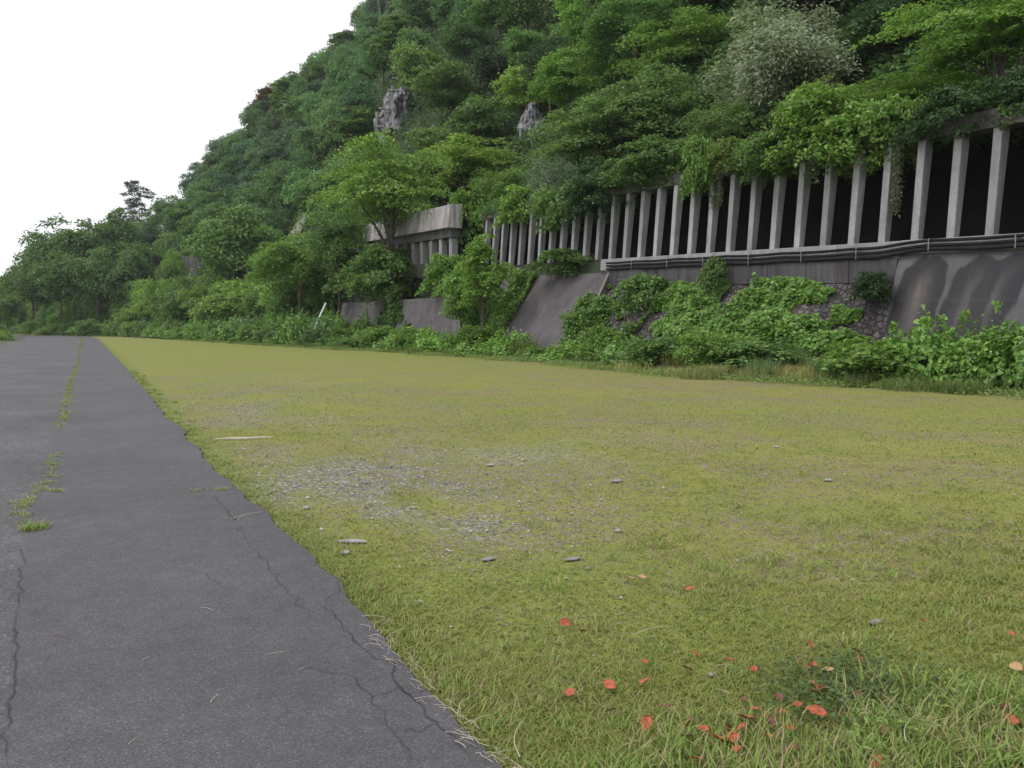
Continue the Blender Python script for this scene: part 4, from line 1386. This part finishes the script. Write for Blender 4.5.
# bank on the left of the road and where the road bends away
for k in range(60):
    y = rb.uniform(45, 215); x = float(road_left(y)) - rb.uniform(.6, 9) - (1.5 if y < 90 else 0)
    q = rb.random()
    kd = REED if q < .45 else KUDZUFAR[rb.integers(3)] if q < .8 else BUSH[rb.integers(4)]
    plant(kd, 'tall_grass' if q < .45 else 'broad_leaf_weed' if q < .8 else 'shrub', x, y, -.05, rb.uniform(2, 3.6), rb.uniform(.7, 1.6) * (.7 + y / 200), GREEN['olive' if q < .5 else 'bright'],
          ('tall grass' if q < .45 else 'broad leaved weed' if q < .8 else 'shrub') + ' on the verge left of the road', 'grass' if q < .45 else 'weed' if q < .8 else 'shrub', 'verge plants left of the road', parts=('foliage', 'stem'))
for k in range(34):
    y = rb.uniform(150, 225); x = float(road_right(y)) + rb.uniform(-.2, 16)
    plant(KUDZUFAR[rb.integers(3)] if k % 2 else BUSH[rb.integers(4)], 'roadside_shrub', x, y, -.05, rb.uniform(3, 5), rb.uniform(1.6, 3.2), GREEN['bright' if k % 3 else 'mid'],
          'shrub closing the view where the road bends away', 'shrub', 'shrubs at the road bend', parts=('foliage', 'stem'))

# leaning white pole
x, y = at_x(309, 16.6)
pole = props(empty('leaning_pole', (x, y, .75)), 'thin white pole leaning out of the shrubs at the far field edge', 'pole')
m = MB(); m.tube([(0, 0, -.6), (.62, -.32, 1.35), (1.32, -.65, 3.0)], [.085, .08, .075], 10); m.build('shaft', simple('white_paint', (.70, .70, .72), .5, .04, .3), pole, smooth=True)
m = MB(); m.tube([(1.32, -.65, 3.0), (1.35, -.665, 3.08)], [.09, .09], 10); m.build('cap', M_PIPE, pole)

# ------------------------------------------------------------------ grass, gravel and litter on the field
rgG = np.random.default_rng(12)


def blades(x, y, z, h, wd, lean):
    n = len(x)
    b = rgG.random(n) * 6.283; d = np.stack([np.cos(b), np.sin(b), 0 * b], 1); s = np.stack([-np.sin(b), np.cos(b), 0 * b], 1) * wd[:, None] * .5
    base = np.stack([x, y, z], 1); ln = h * lean
    mid = base + d * (ln * .35)[:, None]; mid[:, 2] += h * .6
    tip = base + d * ln[:, None]; tip[:, 2] += h
    V = np.stack([base - s, base + s, mid + s * .8, mid - s * .8, tip], 1).reshape(-1, 3)
    i = np.arange(n)[:, None] * 5
    return V, [i + np.array([[0, 1, 2, 3]]), i + np.array([[3, 2, 4]])]


n = 480000
r = 2.2 * np.exp(rgG.random(n) * math.log(34 / 2.2)); pxg = rgG.uniform(60, 1120, n); azg = np.interp(pxg, PXS, AZS)
x = r * np.sin(azg); y = r * np.cos(azg)
den = (.2 + 1.1 * np.clip(fbm(x * .8, y * .8, 70, 4) * 1.6 - .35, 0, 1)) * np.maximum(np.clip(3.2 * fbm(x * 5.5, y * 5.5, 77, 3) - .85, .08, 1), np.clip(1.1 - r / 9, 0, .75))
ed = x - road_right(y)
den = den * (1 - .85 * gravel_amount(x, y)) + .6 * np.exp(-(ed / .22) ** 2)
den = den * np.clip((24 - r) / 19, 0, 1)
k = (ed > .0) & (x < xe(y) + .6) & (rgG.random(n) < den)
x, y, r, ed = x[k], y[k], r[k], ed[k]
near = np.clip(1.2 - r / 9, 0, 1) * np.clip((x - 1.8) / 2.2, .15, 1)
h = (.009 + .021 * rgG.random(len(x)) ** 1.5) * (1 + 1.0 * near * fbm(x * 1.5, y * 1.5, 71, 3)) * (1 + .2 * np.exp(-(ed / .25) ** 2))
V, F = blades(x, y, np.full(len(x), -.008), h, .0026 + .0008 * r, .9 + 1.9 * rgG.random(len(x)))
props(link('field_grass', make_mesh('field_grass', V, F, M_BLADE)), 'short mossy grass growing over the field', 'grass', kind='stuff')

# longer grass: bottom right corner, asphalt edge, field far edge
def ltuft(cx, cy, n, rad_, hh):
    a = rgG.random(n) * 6.283; q = rad_ * np.sqrt(rgG.random(n))
    return cx + q * np.cos(a), cy + q * np.sin(a), hh * (.4 + .7 * rgG.random(n))


X, Y, Hh = [], [], []
for _ in range(46):
    P = ground(rgG.uniform(830, 1090), rgG.uniform(690, 775)); a, b, c = ltuft(P[0], P[1], 26, .09, .06 + .07 * rgG.random()); X.append(a); Y.append(b); Hh.append(c)
for _ in range(90):
    px = rgG.uniform(600, 1100); py = 768 - abs(rgG.normal(0, 30)) + 22
    py = min(py, 800); 
    if px < 820: py = max(py, 700 + rgG.random() * 60)
    P = ground(px, py); a, b, c = ltuft(P[0], P[1], 42, .12, .05 + .04 * rgG.random()); X.append(a); Y.append(b); Hh.append(c)
for _ in range(150):
    yy = 2.2 + 30 * rgG.random() ** 1.3; a, b, c = ltuft(float(road_right(yy)) + .05 + abs(rgG.normal(0, .14)), yy, 24, .09, .022 + .03 * rgG.random()); X.append(a); Y.append(b); Hh.append(c)
for _ in range(90):
    P = ground(rgG.uniform(470, 1024), rgG.uniform(520, 740)); a, b, c = ltuft(P[0], P[1], 26, .05 + .08 * rgG.random(), .03 + .025 * rgG.random()); X.append(a); Y.append(b); Hh.append(c)
for pth, w_ in (([(82, 338), (78, 365), (70, 385), (66, 415), (58, 430)], 1.0), ([(56, 455), (52, 478), (38, 492), (20, 507), (26, 527)], .7), ([(195, 493), (240, 491)], .35), ([(50, 492), (66, 494)], .4)):
    for a0, a1 in zip(pth[:-1], pth[1:]):
        g0, g1 = ground(*a0), ground(*a1)
        L = np.linalg.norm(g1 - g0)
        for _ in range(int(14 * L ** .75 * w_) + 4):
            P = g0 + (g1 - g0) * rgG.random(); a, b, c = ltuft(P[0] + rgG.normal(0, .035), P[1], 34, .055, .03 + .02 * rgG.random()); X.append(a); Y.append(b); Hh.append(c)
a, b, c = ltuft(-.40, 7.05, 260, .10, .07); X.append(a); Y.append(b); Hh.append(c)
X = np.concatenate(X); Y = np.concatenate(Y); Hh = np.concatenate(Hh)
V, F = blades(X, Y, np.full(len(X), .0), Hh, .0040 + .0009 * np.hypot(X, Y), .35 + 1.2 * rgG.random(len(X)))
props(link('long_grass', make_mesh('long_grass', V, F, M_TALLBLADE)), 'longer grass tufts in the near corner, along the asphalt edge and in the road seam', 'grass', kind='stuff')

# low weeds at the foot of the bank
n = 80000
yw_ = 6 + 110 * rgG.random(n) ** 1.8; xw2 = xe(yw_) + rgG.normal(.0, .6, n) + 2.6 * (fbm(yw_ * .5, yw_ * 0, 80, 3) - .45)
h = .05 + .16 * rgG.random(n) ** 2
C = np.stack([xw2, yw_, h * (.4 + .6 * rgG.random(n))], 1)
V, F = leaf_quads(rgG, C, nrm(np.array([-.2, -.3, 1.]) + rgG.normal(0, .45, (n, 3))), .075, .6)
V[:, :] = V
u_ = link('creeping_weeds', make_mesh('creeping_weeds', V, F, M_LEAF)); u_.color = (.20, .29, .075, 1)
props(u_, 'low creeping weeds where the field meets the bank', 'weeds', kind='stuff')

# dark clover patch near the bottom right, small leaves
n = 1100
P = ground(845, 690)
C = np.stack([P[0] + rgG.normal(0, .24, n), P[1] + rgG.normal(0, .15, n), .015 + .05 * rgG.random(n)], 1)
V, F = leaf_quads(rgG, C, nrm(np.array([0, 0, 1.]) + rgG.normal(0, .35, (n, 3))), .024, .8)
u_ = link('clover', make_mesh('clover', V, F, M_LEAF)); u_.color = (.10, .165, .05, 1)
props(u_, 'dark green clover patch among the grass near the fallen leaves', 'clover', kind='stuff')

# leafy weeds in the near right corner
n = 2000
pxw = rgG.uniform(850, 1090, n); pyw = rgG.uniform(688, 775, n)
Pw = np.array([ground(a_, b_) for a_, b_ in zip(pxw, pyw)])
kk = vnoise(Pw[:, 0] * 7, Pw[:, 1] * 7, 91) > .5
Pw = Pw[kk]; n = len(Pw)
Pw[:, 2] = .02 + .11 * rgG.random(n) ** 1.2 * vnoise(Pw[:, 0] * 4, Pw[:, 1] * 4, 92)
V, F = leaf_quads(rgG, Pw, nrm(np.array([-.2, -.2, 1.]) + rgG.normal(0, .8, (n, 3))), .040, .2)
u_ = link('corner_weeds', make_mesh('corner_weeds', V, F, M_LEAF)); u_.color = (.22, .33, .075, 1)
props(u_, 'bright leafy weeds among the long grass in the near right corner', 'weeds', kind='stuff')

# gravel
n = 7500
x = rgG.uniform(1.3, 14, n * 8); y = rgG.uniform(2.5, 24, n * 8)
pk = gravel_amount(x, y) * .9 + .012
k = (rgG.random(n * 8) < pk) & (x > road_right(y) + .12)
x, y = x[k][:n], y[k][:n]; n = len(x)
s = .005 + .014 * rgG.random(n) ** 2.5
oct_ = np.array([[1, 0, 0], [0, 1, 0], [-1, 0, 0], [0, -1, 0], [0, 0, 1], [0, 0, -1.]])
Vr = oct_[None] * (s[:, None] * (.7 + .6 * rgG.random((n, 6))))[..., None] * np.array([1, 1, .6])
a = rgG.random(n) * 6.283; ca, sa = np.cos(a), np.sin(a)
Vx = Vr[..., 0] * ca[:, None] - Vr[..., 1] * sa[:, None]; Vy = Vr[..., 0] * sa[:, None] + Vr[..., 1] * ca[:, None]
V = np.stack([Vx + x[:, None], Vy + y[:, None], Vr[..., 2] + .002], -1).reshape(-1, 3)
tri = np.array([[0, 1, 4], [1, 2, 4], [2, 3, 4], [3, 0, 4], [1, 0, 5], [2, 1, 5], [3, 2, 5], [0, 3, 5]])
F = (np.arange(n)[:, None, None] * 6 + tri[None]).reshape(-1, 3)


def gravel_mat():
    m, t, b = newmat('loose_gravel')
    g = N(t, 'ShaderNodeNewGeometry')
    t.links.new(ramp(t, g.outputs['Random Per Island'], [(0, (.12, .11, .105)), (.45, (.24, .225, .22)), (.75, (.42, .41, .405)), (1, (.55, .53, .52))]), b.inputs['Base Color'])
    b.inputs['Roughness'].default_value = .9
    return m


props(link('gravel', make_mesh('gravel', V, F, gravel_mat())), 'loose grey gravel showing through the moss near the asphalt', 'gravel', kind='stuff')

# single pale stones
rg = np.random.default_rng(90)
def stone(px, py, L, W, Hh_, label, mat=M_PALESTONE, rz=0.0):
    P = ground(px, py)
    nu, nv = 14, 8
    th = np.linspace(0, 2 * math.pi, nu + 1)[:-1]; ph = np.linspace(-math.pi / 2, math.pi / 2, nv)
    V = []
    for p in ph:
        for t_ in th:
            d = np.array([math.cos(p) * math.cos(t_), math.cos(p) * math.sin(t_), math.sin(p)])
            q = 1 + .35 * (float(fbm(np.array([d[0] * 1.7 + px]), np.array([d[1] * 1.7 + d[2] + py]), 6, 3)[0]) - .45)
            V.append(d * q * np.array([L / 2, W / 2, Hh_ / 2]))
    Fq = [[j * nu + i, j * nu + (i + 1) % nu, (j + 1) * nu + (i + 1) % nu, (j + 1) * nu + i] for j in range(nv - 1) for i in range(nu)]
    o = link('stone', make_mesh('stone', V, np.array(Fq), mat, True), None, (P[0], P[1], Hh_ * .12), (0, 0, rz))
    props(o, label, 'stone')


stone(352, 542, .24, .05, .035, 'long flat pale stone lying in the moss near the asphalt edge', rz=-.5)
stone(345, 553, .08, .05, .03, 'small pale stone just below the long flat pale stone')
stone(306, 508, .07, .05, .03, 'white stone in the gravel patch beside the road')
stone(573, 559, .16, .05, .02, 'flat blue grey stone in the middle of the near field', M_STONE)
stone(489, 559, .13, .05, .02, 'flat grey stone left of the flat blue grey stone', M_STONE)
stone(616, 481, .16, .09, .03, 'grey flat stone in the moss beyond the gravel', M_STONE)
stone(490, 465, .11, .07, .03, 'pale stone in the sparse gravel in mid field')
stone(618, 531, .06, .05, .03, 'small white stone in the bare spot of mid field')
stone(828, 480, .10, .06, .03, 'white stone lying toward the right of the field')
stone(776, 447, .09, .06, .03, 'small white stone far out on the field')
stone(711, 675, .035, .025, .018, 'tiny white pebble between the red leaves')
stone(875, 622, .10, .05, .02, 'grey stone in the bare spot left of a single red leaf', M_STONE)
m = MB()
a0, a1 = ground(214, 440), ground(272, 438); s = np.linspace(0, 1, 12)
pts = a0[None] + (a1 - a0)[None] * s[:, None]; pts[:, 2] = .012; pts[:, 1] += .03 * np.sin(s * 9)
m.tube(pts, [.006 + .012 * math.sin(math.pi * q) for q in s], 6)
props(m.build('dry_stick', simple('pale_wood', (.55, .50, .42), .8, .2, 20)), 'pale dry stick lying in the moss across from the grass seam', 'stick')

# fallen leaves: a cupped blade with a stalk each
M_RED = simple('dead_leaf_red', (.36, .085, .035), .65, .6, 7)
M_TAN = simple('dead_leaf_tan', (.42, .27, .13), .7, .3, 30)
M_BROWN = simple('dead_leaf_brown', (.16, .065, .04), .7, .35, 30)


def leaf_mesh(seed, mat):
    rg = np.random.default_rng(seed)
    nl, nw = 9, 5; V = []
    cu, cr_ = rg.uniform(.25, .6), rg.uniform(-.5, .7)
    for i in range(nl):
        t_ = i / (nl - 1); wv = .36 * math.sin(math.pi * min(1, t_ * 1.02)) ** .75 * (1 - .25 * t_) * (1 + .12 * math.sin(t_ * 25))
        for j in range(nw):
            u = (j / (nw - 1) - .5) * 2
            V.append((t_ - .5, u * wv, cu * u * u * wv + cr_ * (t_ - .5) ** 2 * .6 + .03 * math.sin(9 * t_ + 4 * u + seed) + .02))
    m = MB(); m.grid(np.array(V).reshape(nl, nw, 3))
    me1 = m.mesh('blade', mat, True)
    st = MB(); st.tube([(-.5, 0, .03 + cr_ * .15), (-.62, .03, .06), (-.76, .05, .05)], [.018, .014, .01], 5)
    return me1, st.mesh('stalk', M_BROWN)


LEAFM = {('r', i): leaf_mesh(400 + i, M_RED) for i in range(4)}
LEAFM.update({('t', 0): leaf_mesh(410, M_TAN), ('b', 0): leaf_mesh(411, M_BROWN), ('b', 1): leaf_mesh(412, M_BROWN)})
uniq = {(728, 730): 'red leaf on top of the trio of red leaves at the bottom', (719, 739): 'red leaf on the left of the trio at the bottom', (733, 738): 'red leaf on the right of the trio at the bottom',
        (816, 712): 'largest curled red leaf, near the dark clover', (646, 724): 'curled red leaf alone low in the grass left of the trio', (921, 619): 'single red leaf lying farthest right up the field',
        (861, 660): 'bright red leaf above the clover patch', (812, 666): 'broad orange red leaf above the large curled one', (1011, 721): 'red leaf at the right edge in long grass',
        (581, 631): 'red leaf farthest left of the pair beside an orange one', (565, 623): 'orange leaf left of a red one in mid grass', (610, 685): 'small red leaf left of the twig by itself',
        (570, 693): 'red leaf nearest the asphalt edge', (631, 579): 'red leaf farthest up the field beside a pale brown one', (642, 578): 'pale brown leaf touching the farthest red leaf',
        (696, 760): 'orange brown leaf at the very bottom', (876, 762): 'rusty leaf half in long grass at the bottom', (884, 731): 'pale curled leaf standing in the long grass', (828, 671): 'flat tan leaf between two red leaves',
        (1017, 668): 'long tan leaf at the right edge', (748, 718): 'pinkish red leaf just above the trio', (690, 589): 'red leaf in mid grass behind the twig', (820, 689): 'orange leaf on the dark clover'}
pts = list(uniq) + [(671, 568), (695, 654), (688, 669), (644, 662), (764, 718), (797, 705), (790, 728), (771, 737), (744, 700), (753, 709), (690, 721), (731, 660), (754, 669), (856, 651), (1011, 634), (870, 677), (1020, 739), (1005, 708), (742, 727)]
rl = np.random.default_rng(8)
pts += [(int(740 + rl.normal(0, 55)), int(715 + rl.normal(0, 24))) for _ in range(9)] + [(int(845 + rl.normal(0, 40)), int(690 + rl.normal(0, 20))) for _ in range(7)]
for (px, py) in pts:
    lab = uniq.get((px, py), 'small reddish dead leaf among the scattered ones in the near grass')
    key = ('t', 0) if ('tan' in lab or 'pale' in lab) else ('r', int(rl.integers(4))) if (px, py) in uniq else (('r', int(rl.integers(4))) if rl.random() < .6 else ('b', int(rl.integers(2))))
    P = ground(px, py, .03)
    sz = (.075 if (px, py) in uniq else .05) * rl.uniform(.85, 1.15) * (1.12 if (px, py) == (816, 712) else 1)
    o = empty('fallen_leaf', (P[0], P[1], .030), rl.random() * 6.28, (sz, sz, sz))
    o.rotation_euler = (rl.normal(0, .3), rl.normal(0, .3), o.rotation_euler[2])
    props(o, lab, 'leaf', 'dead leaves scattered on the near grass')
    b0, s0 = LEAFM[key]; link('blade', b0, o); link('stalk', s0, o)

# straws and twigs
M_STRAW = simple('straw', (.47, .42, .31), .8, .2, 20)
M_TWIG = simple('twig', (.20, .12, .085), .9, .3, 20)


def straw(p0, p1, rr, mat, label, z=.028, bend=.02, name='straw'):
    a0, a1 = ground(*p0), ground(*p1); s = np.linspace(0, 1, 7)
    pp = a0[None] + (a1 - a0)[None] * s[:, None]; d = nrm((a1 - a0)[None])[0]
    pp += np.array([-d[1], d[0], 0])[None] * (bend * 5 * np.linalg.norm(a1 - a0) * np.sin(s * math.pi))[:, None]; pp[:, 2] = z
    c = pp.mean(0); m = MB(); m.tube(pp - c, rr * .32 * (1 - .4 * s), 6)
    props(m.build(name, mat, loc=tuple(c)), label, 'straw' if name == 'straw' else 'twig')


straw((231, 522), (262, 515), .006, M_STRAW, 'pale straw on the asphalt beside the dark crack')
straw((238, 524), (250, 516), .005, M_STRAW, 'short straw crossing the longer one on the asphalt')
straw((211, 709), (218, 701), .006, M_STRAW, 'thick pale straw low in the middle of the asphalt')
straw((268, 660), (284, 657), .004, M_STRAW, 'thin bent straw on the asphalt near the cracked edge')
straw((201, 612), (213, 615), .004, M_STRAW, 'thin straw in the middle of the asphalt strip')
straw((129, 751), (136, 745), .004, M_STRAW, 'small straw near the bottom of the asphalt')
straw((142, 666), (150, 662), .004, M_STRAW, 'faint straw left of the thick pale straw')
straw((300, 675), (308, 672), .004, M_STRAW, 'short straw on the asphalt close to the branching crack')
straw((362, 621), (385, 622), .005, M_STRAW, 'straw poking from the grass onto the asphalt edge')
straw((455, 748), (466, 755), .006, M_STRAW, 'fat straw chip on the asphalt near the bottom edge crack')
straw((74, 579), (84, 580), .005, M_TWIG, 'small dark twig on the asphalt left of centre', name='twig')
straw((55, 640), (69, 643), .005, M_TWIG, 'lower brown twig on the left of the asphalt', name='twig')
straw((51, 625), (64, 625), .004, M_TWIG, 'reddish twig above the lower brown twig', name='twig')
straw((47, 666), (53, 656), .004, M_TWIG, 'lowest thin twig on the left of the asphalt', name='twig')
straw((634, 643), (673, 634), .006, M_STRAW, 'long dry stalk lying in the grass between red leaves', z=.045)
straw((716, 675), (733, 674), .004, M_STRAW, 'short dry stalk beside the tiny white pebble', z=.045)
straw((716, 700), (730, 705), .004, M_STRAW, 'dry stalk above the trio of red leaves', z=.05)
straw((905, 765), (920, 735), .006, M_STRAW, 'dry yellow stem in the long grass at the bottom right', z=.09)
straw((520, 765), (522, 728), .007, M_STRAW, 'dry bent stem by the asphalt edge at the bottom', z=.03)

# frayed dry roots along the broken asphalt edge
m = MB(); rr = np.random.default_rng(33)
for _ in range(85):
    yy = 2.15 + 1.75 * rr.random() ** 1.2; x0 = float(road_right(yy)) + rr.normal(.0, .028)
    L = rr.uniform(.03, .16); a = math.pi / 2 + rr.normal(0, .55); s = np.linspace(0, 1, 5)
    pp = np.stack([x0 + math.cos(a) * L * s + rr.normal(0, .008, 5), yy + math.sin(a) * L * s + rr.normal(0, .006, 5), .026 + .014 * rr.random() + .012 * np.sin(s * 3.1)], 1)
    m.tube(pp, rr.uniform(.0005, .0013), 4, False)
props(m.build('dry_roots', M_STRAW), 'frayed dry grass roots along the broken asphalt edge', 'dry grass', kind='stuff')
